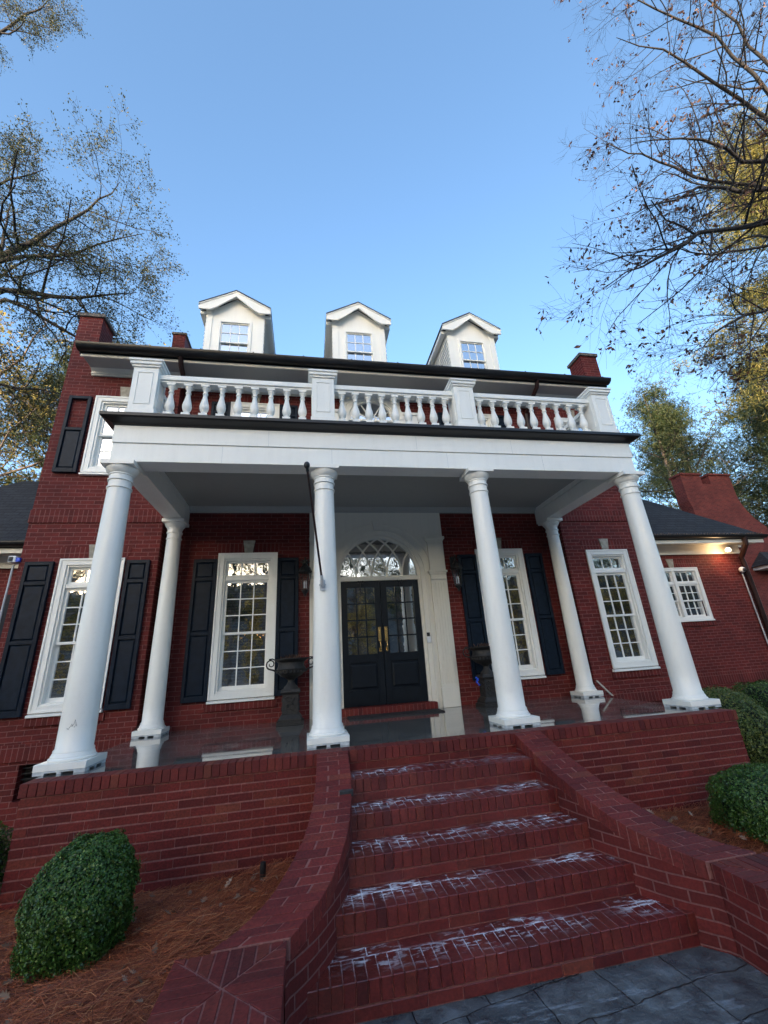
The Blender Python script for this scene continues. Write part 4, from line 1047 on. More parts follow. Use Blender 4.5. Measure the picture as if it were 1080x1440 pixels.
    mb.build('pier_cap', 'rb_cap', pb, bevel=.003)

# ------------------------------------------------------------------ lower side wings and far gable
def side_wing(s):
    y = 3.9; xo = 9.95; x_in = HX - .02
    a, b = sorted((s * x_in, s * xo))
    holes = []
    if s > 0: wx0, wx1, wz0, wz1 = 7.02, 8.455, 1.22, 2.52; holes = [(wx0 + .06, wx1 - .06, wz0 + .06, wz1 - .06), (8.9, 9.6, -.70, -.23)]
    mb = MB(); wall_holes(mb, a, b, -1.1, 3.25, y, holes, .15)
    xx = s * xo; mb.quad((xx, y, -1.1), (xx, y + 4.4, -1.1), (xx, y + 4.4, 3.25), (xx, y, 3.25))
    rawbuild(mb, 'wall', 'brick')
    mb = MB(); mb.box(a, b, y - .02, y + .02, -.19, .06); mb.build('belt_course', 'soldier', H)
    if s > 0:
        mb = MB(); mb.box(8.9, 9.6, y + .15, y + .2, -.70, -.23); mb.build('foundation_vent', 'interior', H)
        mb = MB(); frame_ring(mb, wx0, wx1, wz0 + .03, wz1, .075, y - .03, y + .03); frame_ring(mb, wx0 - .012, wx1 + .012, wz0 + .03, wz1 + .012, .028, y - .042, y - .029)
        xm = (wx0 + wx1) / 2; mb.box(xm - .045, xm + .045, y - .02, y + .08, wz0 + .1, wz1 - .07)
        wi = mb.build('window', 'white', H, bevel=.003)
        mb = MB(); mb.box(wx0 - .02, wx1 + .02, y - .06, y + .03, wz0 - .005, wz0 + .03); mb.build('sill', 'white', wi)
        for (p, q) in ((wx0 + .075, xm - .045), (xm + .045, wx1 - .075)):
            hi, lo = wz1 - .075, wz0 + .10; tz = hi - .28
            mb = MB(); mb.box(p, q, y - .005, y + .08, tz - .05, tz); mb.build('transom_bar', 'white', wi)
            sash(wi, p, q, tz, hi, y + .02, 3, 1, .03, .03); mid = (lo + tz - .05) / 2
            sash(wi, p, q, mid - .015, tz - .05, y + .02, 3, 2, .035, .03); sash(wi, p, q, lo, mid + .015, y + .056, 3, 2, .035, .05)
        mb = MB(); mb.box(wx0, wx1, y + .7, y + .72, wz0, wz1); mb.build('interior', 'interior', wi)
        jack_arch(xm, wx1 - wx0, wz1, y)
        mb = MB(); mb.box(wx0 - .05, wx1 + .05, y - .03, y + .02, wz0 - .11, wz0 - .008); mb.build('brick_sill', 'soldier', H)
    # cornice
    ye = 3.5; xe = s * 10.4
    c0, c1 = sorted((s * x_in, s * (xo + .02)))
    mb = MB(); mb.box(c0, c1, y - .03, y + .0, 2.90, 3.10); mb.box(c0, c1, y - .06, y - .0302, 2.86, 2.90); mb.build('frieze', 'cream', H)
    c2, c3 = sorted((s * x_in, s * 10.36))
    mb = MB(); mb.box(c2, c3, ye + .02, y - .0, 3.10, 3.15); mb.box(c2, c3, ye + .0, ye + .02, 3.06, 3.19); mb.build('soffit', 'cream', H)
    mb = MB(); half_round(mb, *sorted((s * x_in, xe)), ye - .06, 3.24, .075); mb.box(*sorted((s * x_in, xe)), ye - .012, ye - .001, 3.15, 3.29); mb.build('gutter', 'gutter', H, smooth=True)
    rz, ry, t = 5.52, 5.75, 2.25; X = lambda v: s * v
    mb = MB(); e0 = (X(x_in), ye - .02, 3.26); e1 = (X(10.42), ye - .02, 3.26); e2 = (X(10.42), 8.0, 3.26); e3 = (X(x_in), 8.0, 3.26); r0 = (X(x_in), ry, rz); r1 = (X(10.42 - t), ry, rz)
    mb.poly([e0, e1, r1, r0]); mb.poly([e1, e2, r1]); mb.poly([e2, e3, r0, r1]); mb.poly([e0, e3, e2, e1])
    mb.build('roof', 'shingle', H)
side_wing(-1); side_wing(1)
mb = MB()
for k in range(420):
    x = random.uniform(5.6, 10.3); a = random.uniform(0, 6.28); l = random.uniform(.02, .06)
    mb.tube([(x, 3.42, 3.24), (x + l * math.cos(a), 3.40, 3.26 + abs(l * math.sin(a)) * .9)], .003, 3)
mb.build('caught_leaves', 'dryleaf', H)
# wing downspout
mb = MB(); mb.tube([(9.72, 3.44, 3.2), (9.72, 3.46, 3.02), (9.86, 3.80, 2.75), (9.90, 3.82, 2.6), (9.90, 3.82, -.9)], .06, 8); mb.build('downspout', 'brownmetal', H, smooth=True)
mb = MB(); mb.box(-5.94, -5.56, 3.84, 3.888, .4, 2.45); mb.build('shutter', 'shutter', H)
mb = MB(); mb.box(-6.75, -6.36, 3.84, 3.888, .2, 2.36); mb.build('shutter', 'shutter', H)

GW = empty('gabled_annex', (17.3, 10.4, G)); tag(GW, 'tall red brick gable with twin chimneys and a curved parapet beyond the right roof', 'building')
mb = MB()
gp = [(14.6, -1.1), (24.5, -1.1), (24.5, 4.2), (22.2, 4.55), (20.8, 5.0), (19.92, 5.56), (19.4, 5.98), (19.09, 6.41), (18.92, 6.8), (18.84, 7.2), (18.84, 8.2), (17.62, 8.2), (17.62, 7.76), (17.15, 7.76), (17.15, 8.2), (16.05, 8.2), (16.05, 6.9), (16.15, 6.5), (16.15, 5.9), (14.6, 5.0)]
mb.prism_y(gp, 10, 10.55); mb.build('gable_wall', 'far_brick', GW)
mb = MB(); mb.box(16.0, 17.20, 9.94, 10.6, 8.2, 8.29); mb.box(17.57, 18.9, 9.94, 10.6, 8.2, 8.29); mb.build('chimney_cap', 'far_brick', GW)
mb = MB(); mb.poly([(12, 11.2, 4.6), (16.2, 11.2, 6.5), (16.2, 22, 6.5), (12, 22, 4.6)]); mb.poly([(16.2, 11.2, 6.5), (22, 11.2, 3.6), (22, 22, 3.6), (16.2, 22, 6.5)]); mb.build('roof', 'shingle', GW)
mb = MB(); mb.prism_y([(17.65, 4.62), (17.95, 4.62), (18.0, 5.0), (17.6, 5.0)], 9.95, 10.0); mb.build('keystone', 'stone', GW)
mb = MB(); mb.box(18.2, 22, 9.2, 10, 3.55, 3.68); mb.build('eave_trim', 'white', GW)
mb = MB(); mb.poly([(18.1, 9.1, 3.69), (22, 9.1, 3.69), (22, 10, 4.4), (18.9, 10, 4.4)]); mb.poly([(18.1, 9.1, 3.69), (18.9, 10, 4.4), (18.1, 10, 3.69)]); mb.build('porch_roof', 'shingle', GW)

# ------------------------------------------------------------------ things on and around the porch
def simple_thing(name, label, cat, loc, group=None):
    e = empty(name, loc); tag(e, label, cat, group); return e
def urn(x, y, label):
    T = simple_thing('pedestal_urn', label, 'urn', (x, y, 0), 'cast urns beside the door')
    mb = MB()
    mb.box(x - .19, x + .19, y - .19, y + .19, .0, .05); mb.box(x - .165, x + .165, y - .165, y + .165, .05, .08)
    def frus(a, b, z0, z1): mb.hexa([(x - a, y - a, z0), (x + a, y - a, z0), (x + a, y + a, z0), (x - a, y + a, z0), (x - b, y - b, z1), (x + b, y - b, z1), (x + b, y + b, z1), (x - b, y + b, z1)])
    frus(.165, .125, .08, .14); frus(.118, .112, .14, .40); frus(.125, .14, .40, .43); frus(.145, .13, .43, .47)
    # relief panel
    for sx, sy in ((0, -1), (-1, 0), (1, 0)):
        for k in range(26):
            u, v = random.uniform(-.075, .075), random.uniform(.18, .37)
            c = (x + (u if sy else sx * .117), y + (sy * .117 if sy else u), v); mb.ball(c, random.uniform(.008, .02), 6)
    mb.build('pedestal', 'iron', T, bevel=.004)
    mb = MB(); mb.lathe(x, y, [(.11, .47), (.10, .50), (.065, .53), (.045, .57), (.05, .60), (.085, .62), (.15, .65), (.20, .70), (.215, .75), (.19, .80), (.195, .84), (.23, .87), (.26, .885), (.262, .90), (.24, .90), (.20, .87), (.02, .86)], 28)
    for k in range(24):
        a = 2 * math.pi * k / 24; mb.ball((x + .205 * math.cos(a), y + .205 * math.sin(a), .715), .022, 6, sz=1.6)
    mb.build('bowl', 'iron', T, smooth=True)
    for s in (-1, 1):
        mb = MB(); pts = []
        for k in range(22):
            t = k / 21; a = math.pi * 1.5 + t * math.pi * 2.6; r = .075 * (1 - t * .72)
            pts.append((x + s * (.30 + r * math.cos(a)), y, .83 + r * math.sin(a)))
        mb.tube([(x + s * .20, y, .70), (x + s * .25, y, .74)] + pts, [.013] * 2 + [.012 - .006 * k / 21 for k in range(22)], 8)
        mb.tube([(x + s * .23, y, .88), (x + s * .28, y, .905), (x + s * .33, y, .90)], .01, 6)
        mb.build('handle', 'iron', T, smooth=True)
    mb = MB()
    for k in range(60):
        a = random.uniform(0, 6.28); r = random.uniform(0, .17); px, py = x + r * math.cos(a), y + r * math.sin(a)
        mb.tube([(px, py, .86), (px + random.uniform(-.05, .05), py + random.uniform(-.05, .05), random.uniform(.90, .96))], .004, 4)
        mb.ball((px, py, .885), random.uniform(.012, .03), 6)
    mb.build('dried_plant', 'oak', T)
    return T
urn(-1.50, 1.92, 'weathered dark urn on square pedestal in front of the shutter left of the door')
urn(1.62, 1.92, 'weathered dark urn on square pedestal right of the door with blue rag beside it')
mb = MB()
for k in range(7): mb.ball((1.37 + random.uniform(-.02, .02), 1.74 + random.uniform(-.02, .02), .33 + k * .018), random.uniform(.015, .028), 7, sx=.8)
tag(mb.build('blue_cloth', 'blue'), 'small bright blue cloth hanging on the pedestal right of the door', 'cloth')

def lantern(x, label):
    y = YR - .17; T = simple_thing('wall_lantern', label, 'lantern', (x, y, 1.9), 'wall lanterns beside the door')
    zt = 2.20
    mb = MB(); mb.box(x - .05, x + .05, YR - .03, YR - .003, 2.28, 2.52)
    mb.tube([(x, YR - .02, 2.40), (x, YR - .08, 2.47), (x, y - .0, 2.52), (x, y, 2.46), (x, y, 2.40)], .013, 8)
    for s in (-1, 1): mb.tube([(x + s * .02, y, 2.47), (x + s * .06, y, 2.50), (x + s * .075, y, 2.46), (x + s * .05, y, 2.43)], .008, 6)
    mb.build('bracket', 'black', T, smooth=True)
    mb = MB(); mb.lathe(x, y, [(.01, 2.44), (.03, 2.42), (.045, 2.39), (.085, 2.35), (.10, 2.31), (.115, 2.285), (.118, 2.27), (.10, 2.265)], 8)
    mb.lathe(x, y, [(.055, 1.97), (.06, 1.955), (.045, 1.93), (.02, 1.90), (.025, 1.885), (.008, 1.86)], 8)
    for k in range(6):
        a = 2 * math.pi * k / 6; mb.tube([(x + .10 * math.cos(a), y + .10 * math.sin(a), 2.27), (x + .062 * math.cos(a), y + .062 * math.sin(a), 1.965)], .006, 4)
    mb.build('cage', 'black', T)
    mb = MB(); mb.lathe(x, y, [(.093, 2.262), (.056, 1.97)], 6); mb.build('glass_pane', 'lampglass', T)
    mb = MB()
    for k in range(3):
        a = 2 * math.pi * k / 3 + .4; px, py = x + .022 * math.cos(a), y + .022 * math.sin(a)
        mb.lathe(px, py, [(.007, 2.0), (.007, 2.07), (.010, 2.09), (.002, 2.13)], 8)
    mb.build('candle_bulb', 'plastic', T)
lantern(-1.30, 'black carriage lantern on the brick left of the front door'); lantern(1.40, 'black carriage lantern on the brick right of the front door')

T = simple_thing('flagpole', 'bare dark flagpole slanting up from bracket on second column', 'flagpole', (-1.09, -.17, 1.62))
mb = MB(); mb.box(-1.12, -1.06, -.165, -.155, 1.56, 1.68); mb.tube([(-1.09, -.165, 1.60), (-1.096, -.20, 1.66), (-1.104, -.23, 1.72)], [.02, .019, .018], 10); mb.tube([(-1.13, -.17, 1.62), (-1.05, -.17, 1.62)], .008, 6); mb.build('bracket', 'pipe', T, smooth=True)
p0 = Vector((-1.096, -.20, 1.66)); p1 = Vector((-1.265, -.78, 2.80))
mb = MB(); mb.tube([p0.lerp(p1, t) for t in (0, .5, 1)], .0125, 10); mb.build('pole', 'brownmetal', T, smooth=True)
d_ = (p1 - p0).normalized(); mb = MB(); mb.ball(tuple(p1 + d_ * .02), .034, 12, sz=1.2); mb.tube([p1 - d_ * .05, p1], .017, 8); mb.build('finial', 'black', T, smooth=True)

mb = MB(); mb.box(-.66, .78, 1.70, 2.07, 0.0, .015)
for k in range(24): mb.box(-.65 + k * .06, -.62 + k * .06, 1.715, 2.055, .0151, .019)
tag(mb.build('doormat', 'mat'), 'thin dark ribbed doormat on the wet porch below the double doors', 'doormat')

T = simple_thing('door_keypad', 'small white keypad on the frame right of the double doors', 'keypad', (.80, YR - .05, 1.10))
mb = MB(); mb.box(.755, .825, YR - .075, YR - .042, 1.02, 1.12); mb.build('body', 'plastic', T, bevel=.008)
mb = MB(); mb.box(.765, .815, YR - .055, YR - .042, 1.13, 1.19); mb.box(.768, .786, YR - .062, YR - .0552, 1.14, 1.18); mb.box(.794, .812, YR - .062, YR - .0552, 1.14, 1.18); mb.build('button', 'rubber', T)
for s in (-1, 1):
    x = DX + s * .352; mb = MB(); yy = YR + .02
    mb.tube([(x, yy, 2.12), (x, yy - .014, 2.13), (x, yy - .02, 2.08)], .006, 6)
    for q in (-1, 1): mb.tube([(x, yy - .012, 2.10), (x + q * .04, yy - .012, 2.13), (x + q * .055, yy - .012, 2.10), (x + q * .03, yy - .012, 2.08)], .006, 6)
    mb.tube([(x, yy - .016, 2.08), (x, yy - .02, 1.93), (x + .02, yy - .05, 1.90), (x + .0, yy - .06, 1.92)], .006, 6)
    tag(mb.build('wreath_hanger', 'black', smooth=True), 'scrolled black wreath hanger over the top of the %s door leaf' % ('left' if s < 0 else 'right'), 'hanger', 'wreath hangers on the doors')

T = simple_thing('floodlight', 'lit floodlight under the corner eave of the right wing', 'light', (9.5, 3.8, 2.95))
fx, fy, fz = 9.30, 3.62, 2.90
mb = MB(); mb.box(9.58, 9.72, 3.83, 3.868, 2.90, 3.04); mb.tube([(9.64, 3.84, 2.97), (9.55, 3.75, 2.98), (9.42, 3.68, 2.95)], .016, 6); mb.tube([(9.42, 3.68, 2.95), (9.34, 3.64, 2.92)], [.035, .06], 10); mb.build('housing', 'pipe', T, smooth=True)
mb = MB(); mb.ball((fx, fy, fz), .055, 14, sz=.7); mb.build('bulb', 'bulb', T, smooth=True)
ld = bpy.data.lights.new('floodlight_glow', 'POINT'); ld.energy = 2; ld.color = (1, .62, .3); ld.shadow_soft_size = .06
lo = bpy.data.objects.new('floodlight_glow', ld); lo.location = (9.22, 3.60, 2.80); COL.objects.link(lo); lo.parent = T; lo.matrix_parent_inverse = Matrix.Translation(T.location).inverted()

T = simple_thing('security_camera', 'white dome security camera at the top of the right wing corner', 'camera', (9.75, 3.8, 2.4))
mb = MB(); mb.ball((9.74, 3.80, 2.42), .075, 14); mb.tube([(9.80, 3.86, 2.44), (9.74, 3.80, 2.42)], .05, 10); mb.build('body', 'plastic', T, smooth=True)
mb = MB(); mb.ball((9.735, 3.745, 2.41), .045, 12); mb.build('lens', 'rubber', T, smooth=True)
mb = MB(); mb.tube([(9.78, 3.86, 2.38), (9.78, 3.86, -.9)], .016, 6)
tag(mb.build('conduit', 'pipe'), 'thin pale conduit running down the right wing corner', 'conduit')
T = simple_thing('security_camera', 'small boxy white camera with blue tape at the left house corner', 'camera', (-5.62, 2.15, 2.55))
mb = MB(); mb.box(-5.66, -5.56, 1.98, 2.12, 2.50, 2.60); mb.build('body', 'plastic', T, bevel=.01)
mb = MB(); mb.box(-5.645, -5.595, 1.968, 1.9795, 2.52, 2.58); mb.build('lens', 'rubber', T)
mb = MB(); mb.box(-5.56, -5.51, 1.99, 2.026, 2.51, 2.57); mb.build('tape', 'blue', T)
mb = MB(); mb.tube([(-5.63, 2.08, 2.48), (-5.63, 2.08, -.9)], .014, 6)
tag(mb.build('conduit', 'pipe'), 'thin pale conduit running down beside the left house corner', 'conduit')

mb = MB()
for k in range(14):
    x = -2.55 + k * .05; z = 1.35 + .05 * math.sin(k * 1.1) + random.uniform(-.02, .02); mb.ball((x, YR + .35, z), .009, 6)
T = simple_thing('string_lights', 'short string of tiny orange lights glowing behind the window left of the door', 'lights', (-2.25, YR + .35, 1.3))
mb.build('bulb', 'fairy', T)
mb = MB(); mb.tube([(-2.57 + k * .05, YR + .352, 1.36 + .05 * math.sin(k * 1.1)) for k in range(14)], .003, 4); mb.build('wire', 'rubber', T)

a, b, z = C(-1.02); xx = CX - a
mb = MB(); mb.box(xx - .095, xx + .012, -1.055, -1.01, z - .03, z + .012)
tag(mb.build('rubber_strip', 'rubber', bevel=.004), 'short dark rubber strip lying on the left stair wall', 'strip')
mb = MB(); mb.hexa([(3.66, 1.74, .004), (3.69, 1.74, .004), (3.69, 1.76, .004), (3.66, 1.76, .004), (3.60, 1.98, .235), (3.63, 1.98, .235), (3.63, 2.0, .235), (3.60, 2.0, .235)])
tag(mb.build('wooden_strip', 'stone'), 'narrow wooden strip leaning near the rear right column', 'board')
# path light in the left bed
T = simple_thing('path_light', 'small black path light standing in the pine straw beside the stairs', 'light', (-1.60, -.72, -.86))
mb = MB(); mb.tube([(-1.60, -.74, -.96), (-1.60, -.74, -.78)], .008, 6); mb.build('stake', 'black', T)
mb = MB(); mb.lathe(-1.60, -.74, [(.012, -.82), (.022, -.78), (.024, -.70), (.020, -.675), (.01, -.67)], 12); mb.build('lamp_head', 'black', T, smooth=True)
# pale strips left on the porch floor
# ------------------------------------------------------------------ shrubs
def shrub(name, label, c, rx, ry, h, n, m='box', power=2.6, leaf=.017, lean=(0, 0), seed=1, rot=0):
    r = np.random.default_rng(seed)
    T = simple_thing(name, label, 'shrub', c, 'clipped boxwoods in the beds')
    u = r.normal(size=(n, 3)); u /= np.linalg.norm(u, axis=1)[:, None]
    lump = 1 + .045 * np.sin(u[:, 0] * 7 + seed) * np.sin(u[:, 1] * 6 + 1) + .04 * np.sin(u[:, 2] * 9 + seed * 2) + .03 * np.sin(u[:, 0] * 19 + seed) * np.sin(u[:, 2] * 17) + .025 * np.sin(u[:, 1] * 23 + 2) * np.sin(u[:, 0] * 15)
    sh = r.normal(size=(70, 3)); sh /= np.linalg.norm(sh, axis=1)[:, None]
    near = (u @ sh.T).max(1); lump = lump + np.where(near > .9975, .09 * r.random(n), 0)
    k = (np.abs(u) ** power).sum(1) ** (-1 / power)
    rad = k * lump * (1 - r.random(n) ** 2.2 * .16)
    P = u * rad[:, None]; P[:, 0] *= rx; P[:, 1] *= ry; P[:, 2] = (P[:, 2] * .5 + .5) * h
    P[:, 0] += lean[0] * P[:, 2]; P[:, 1] += lean[1] * P[:, 2]
    nrm = u + r.normal(size=(n, 3)) * .55; nrm /= np.linalg.norm(nrm, axis=1)[:, None]
    t1 = np.cross(nrm, r.normal(size=(n, 3))); t1 /= np.linalg.norm(t1, axis=1)[:, None]; t2 = np.cross(nrm, t1)
    sz = leaf * (0.6 + .7 * r.random(n))[:, None]
    V = np.stack([P - t1 * sz * .5, P - t2 * sz * .32 + t1 * 0, P + t1 * sz * .5 + nrm * sz * .15, P + t2 * sz * .32], 1).reshape(-1, 3)
    F = np.arange(4 * n).reshape(n, 4)
    o = fast_mesh('foliage', V, F, m, T)
    tw = MB()
    for q in range(26):
        i_ = int(r.integers(0, n)); p_ = P[i_]; d_ = u[i_] * r.uniform(.03, .075) + r.normal(0, .012, 3); tw.tube([tuple(p_ - d_ * .6), tuple(p_ + d_ * .5), tuple(p_ + d_ + np.array([0, 0, .01]))], [.0016, .0013, .0008], 3)
    tw.build('twig', 'bark_l', None).parent = T
    # twiggy interior mass
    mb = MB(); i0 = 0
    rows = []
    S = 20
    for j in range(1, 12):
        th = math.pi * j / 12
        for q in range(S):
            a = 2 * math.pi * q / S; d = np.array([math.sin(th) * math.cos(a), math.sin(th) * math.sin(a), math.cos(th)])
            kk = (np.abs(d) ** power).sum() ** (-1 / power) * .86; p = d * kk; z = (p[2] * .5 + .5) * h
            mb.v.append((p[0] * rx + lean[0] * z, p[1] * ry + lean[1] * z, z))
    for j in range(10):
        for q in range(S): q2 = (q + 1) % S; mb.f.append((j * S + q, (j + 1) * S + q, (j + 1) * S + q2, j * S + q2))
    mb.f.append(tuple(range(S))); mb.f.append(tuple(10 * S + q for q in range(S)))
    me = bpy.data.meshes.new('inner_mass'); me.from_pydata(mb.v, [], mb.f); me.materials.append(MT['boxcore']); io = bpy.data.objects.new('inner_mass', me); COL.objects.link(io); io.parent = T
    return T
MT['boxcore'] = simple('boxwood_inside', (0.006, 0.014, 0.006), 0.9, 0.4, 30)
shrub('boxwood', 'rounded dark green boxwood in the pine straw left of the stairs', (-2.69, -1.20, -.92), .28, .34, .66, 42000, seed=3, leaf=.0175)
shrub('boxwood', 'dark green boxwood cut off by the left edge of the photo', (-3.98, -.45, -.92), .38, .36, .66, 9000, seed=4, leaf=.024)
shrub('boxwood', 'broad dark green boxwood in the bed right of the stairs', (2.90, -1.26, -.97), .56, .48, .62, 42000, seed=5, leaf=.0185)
shrub('boxwood', 'yellowing sloped boxwood against the right end of the porch', (4.45, .62, -.95), .46, .52, 1.04, 24000, 'boxy', seed=6, leaf=.026)
shrub('boxwood', 'green boxwood in front of the right wing vent', (6.85, 1.9, -.95), .52, .50, .95, 12000, seed=7, leaf=.03)
shrub('boxwood', 'green boxwood between the yellowing shrub and the right edge', (5.75, .75, -.95), .40, .40, .70, 12000, seed=8, leaf=.028)

# ------------------------------------------------------------------ pine straw and fallen leaves
def straw(n, x0, x1, y0, y1, mask, seed, name):
    r = np.random.default_rng(seed)
    x = r.uniform(x0, x1, n); y = r.uniform(y0, y1, n)
    keep = np.array([mask(a, b) for a, b in zip(x, y)]); x, y = x[keep], y[keep]; n = len(x)
    z = np.array([bedz(a, b) for a, b in zip(x, y)]) + r.random(n) ** 2 * (.045 + .035 * np.maximum(0, np.sin(x * 4.3 + 2 * y) * np.cos(y * 5.1))) + .004
    cl = np.sin(x * 3.1 + 1) + np.cos(y * 2.3); a = r.normal(.5, .75, n) + cl * .5; l = r.uniform(.09, .2, n); el_ = r.normal(.03, .16, n)
    d = np.stack([np.cos(a) * np.cos(el_), np.sin(a) * np.cos(el_), np.sin(el_)], 1); p = np.stack([x, y, z], 1)
    side = np.stack([-np.sin(a), np.cos(a), np.zeros(n)], 1); w_ = r.uniform(.0007, .0015, n)[:, None]
    bend = side * r.normal(0, .018, n)[:, None] + np.array([0, 0, 1]) * r.normal(0, .012, n)[:, None]
    A, B, Cc = p - d * l[:, None] / 2, p + bend, p + d * l[:, None] / 2
    V = np.stack([A - side * w_, A + side * w_, B - side * w_, B + side * w_, Cc - side * w_ * .3, Cc + side * w_ * .3], 1); V[:, 1::2, 2] += w_ * .8
    base = (np.arange(n) * 6)[:, None]; F = np.concatenate([base + np.array([0, 1, 3, 2]), base + np.array([2, 3, 5, 4])], 0)
    return tag(fast_mesh(name, V.reshape(-1, 3), F, 'straw'), None, None, None, 'stuff')
def mL(x, y):
    o_ = C(max(y, -2.04))[1] if y > -2.03 else 1.86
    return x < CX - o_ - .0
def mR(x, y): return x > CX + (C(max(y, -2.04))[1] if y > -2.03 else 1.86)
o = straw(80000, -4.6, -1.15, -2.75, -.48, mL, 11, 'pine_straw'); tag(o, 'orange brown pine straw covering the bed left of the stairs', 'mulch')
o = straw(38000, 1.1, 4.6, -2.4, -.48, mR, 12, 'pine_straw'); tag(o, 'orange brown pine straw covering the bed right of the stairs', 'mulch')
r = np.random.default_rng(5)
mb = MB()
def oakleaf(mb, p, a, s, tilt):
    out = [(-.5, 0), (-.3, .06), (-.22, .22), (-.12, .10), (.02, .30), (.10, .12), (.24, .22), (.3, .08), (.5, 0), (.3, -.08), (.24, -.22), (.10, -.12), (.02, -.30), (-.12, -.10), (-.22, -.22), (-.3, -.06)]
    M_ = Matrix.Rotation(a, 3, 'Z') @ Matrix.Rotation(tilt[0], 3, 'X') @ Matrix.Rotation(tilt[1], 3, 'Y')
    mb.poly([tuple(Vector(p) + M_ @ Vector((u * s, v * s, abs(v) * s * .4 + u * u * s * .3))) for u, v in out])
for k in range(260):
    if k < 190: x, y = r.uniform(-3.8, -1.4), r.uniform(-2.5, -.6)
    else: x, y = r.uniform(1.6, 3.6), r.uniform(-1.9, -.55)
    if not (mL(x + .08, y) or mR(x - .08, y)): continue
    oakleaf(mb, (x, y, bedz(x, y) + .035 + r.random() * .02), r.uniform(0, 6.28), r.uniform(.05, .11), (r.normal(0, .4), r.normal(0, .4)))
me = bpy.data.meshes.new('fallen_leaves'); me.from_pydata(mb.v, [], mb.f); me.materials.append(MT['dryleaf']); o = bpy.data.objects.new('fallen_leaves', me); COL.objects.link(o); tag(o, 'scattered curled brown oak leaves on the pine straw', 'leaves', None, 'stuff')

# ------------------------------------------------------------------ trees
def grow_tree(seed, limbs, levels, twig_len, spread=.55, gravity=0.0, wander=.10, nchild=(6, 6, 5), seg=(7, 5, 4, 3), rmin=.004, ratio=(.5, .5, .5), leafprob=1.0, leafn=(1, 3)):
    """limbs: list of (polyline points, r0, r1). returns tubes MB and leaf anchor list"""
    rn = random.Random(seed); mb = MB(); anchors = []
    def rv(): return Vector((rn.gauss(0, 1), rn.gauss(0, 1), rn.gauss(0, 1)))
    def polyline(start, d, length, n):
        pts = [start.copy()]; p = start.copy(); d = d.normalized()
        for k in range(n):
            d = (d + rv() * wander + Vector((0, 0, gravity))).normalized(); p = p + d * (length / n); pts.append(p.copy())
        return pts
    def spawn(pts, r0, r1, lvl):
        n = len(pts); L_ = sum((pts[i + 1] - pts[i]).length for i in range(n - 1))
        mb.tube(pts, [r0 + (r1 - r0) * i / (n - 1) for i in range(n)], seg[min(lvl, len(seg) - 1)], cap=False)
        if lvl >= levels:
            for i in range(1, n):
                if rn.random() < leafprob:
                    for q in range(rn.randint(*leafn)): anchors.append((pts[i] + rv() * .03, (pts[i] - pts[i - 1]).normalized()))
            return
        nc = nchild[min(lvl, len(nchild) - 1)]
        for c in range(nc):
            t = .22 + .78 * (c + rn.random() * .8) / nc; t = min(t, .999)
            f = t * (n - 1); i = int(f); base = pts[i].lerp(pts[i + 1], f - i); d = (pts[i + 1] - pts[i]).normalized()
            side = rv(); side = (side - d * side.dot(d)).normalized()
            nd = (d * (1 - spread) + side * spread * 1.25).normalized()
            cl = L_ * ratio[min(lvl, len(ratio) - 1)] * (1.1 - .6 * t) * rn.uniform(.7, 1.2)
            if lvl + 1 >= levels: cl = twig_len * rn.uniform(.6, 1.3)
            rr = max(rmin, (r0 + (r1 - r0) * t) * .55)
            spawn(polyline(base, nd, cl, 5 if lvl + 1 < levels else 4), rr, max(rmin * .6, rr * .35), lvl + 1)
    for pts, r0, r1, lvl in limbs:
        pts = [Vector(p) for p in pts]
        # subdivide with wobble
        out = [pts[0]]
        for a_, b_ in zip(pts, pts[1:]):
            ln = (b_ - a_).length
            for k in (1, 2, 3): out.append(a_.lerp(b_, k / 3) + (rv() * ln * .022 if k < 3 else Vector()))
        spawn(out, r0, r1, lvl)
    return mb, anchors
def leaves_mesh(name, anchors, size, m, parent, seed=1, per=1, jitter=.05, aspect=.45, droop=.0):
    r = np.random.default_rng(seed); P = np.array([tuple(a[0]) for a in anchors]); P = np.repeat(P, per, 0); n = len(P)
    P = P + r.normal(0, jitter, (n, 3)); u = r.normal(size=(n, 3)); u[:, 2] -= droop; u /= np.linalg.norm(u, axis=1)[:, None]
    t2 = np.cross(u, r.normal(size=(n, 3))); t2 /= np.linalg.norm(t2, axis=1)[:, None]
    s = size * r.uniform(.6, 1.3, n)[:, None]
    V = np.stack([P, P + u * s * .5 + t2 * s * aspect * .5, P + u * s, P + u * s * .5 - t2 * s * aspect * .5], 1).reshape(-1, 3)
    return fast_mesh(name, V, np.arange(4 * n).reshape(n, 4), m, parent)
def finish(mb, name, m, parent):
    me = bpy.data.meshes.new(name); me.from_pydata([tuple(v) for v in mb.v], [], mb.f); me.update(); me.materials.append(MT[m])
    me.polygons.foreach_set('use_smooth', [True] * len(me.polygons))
    o = bpy.data.objects.new(name, me); COL.objects.link(o); o.parent = parent; return o
def rel(pts, o): return [tuple(Vector(p) - Vector(o)) for p in pts]

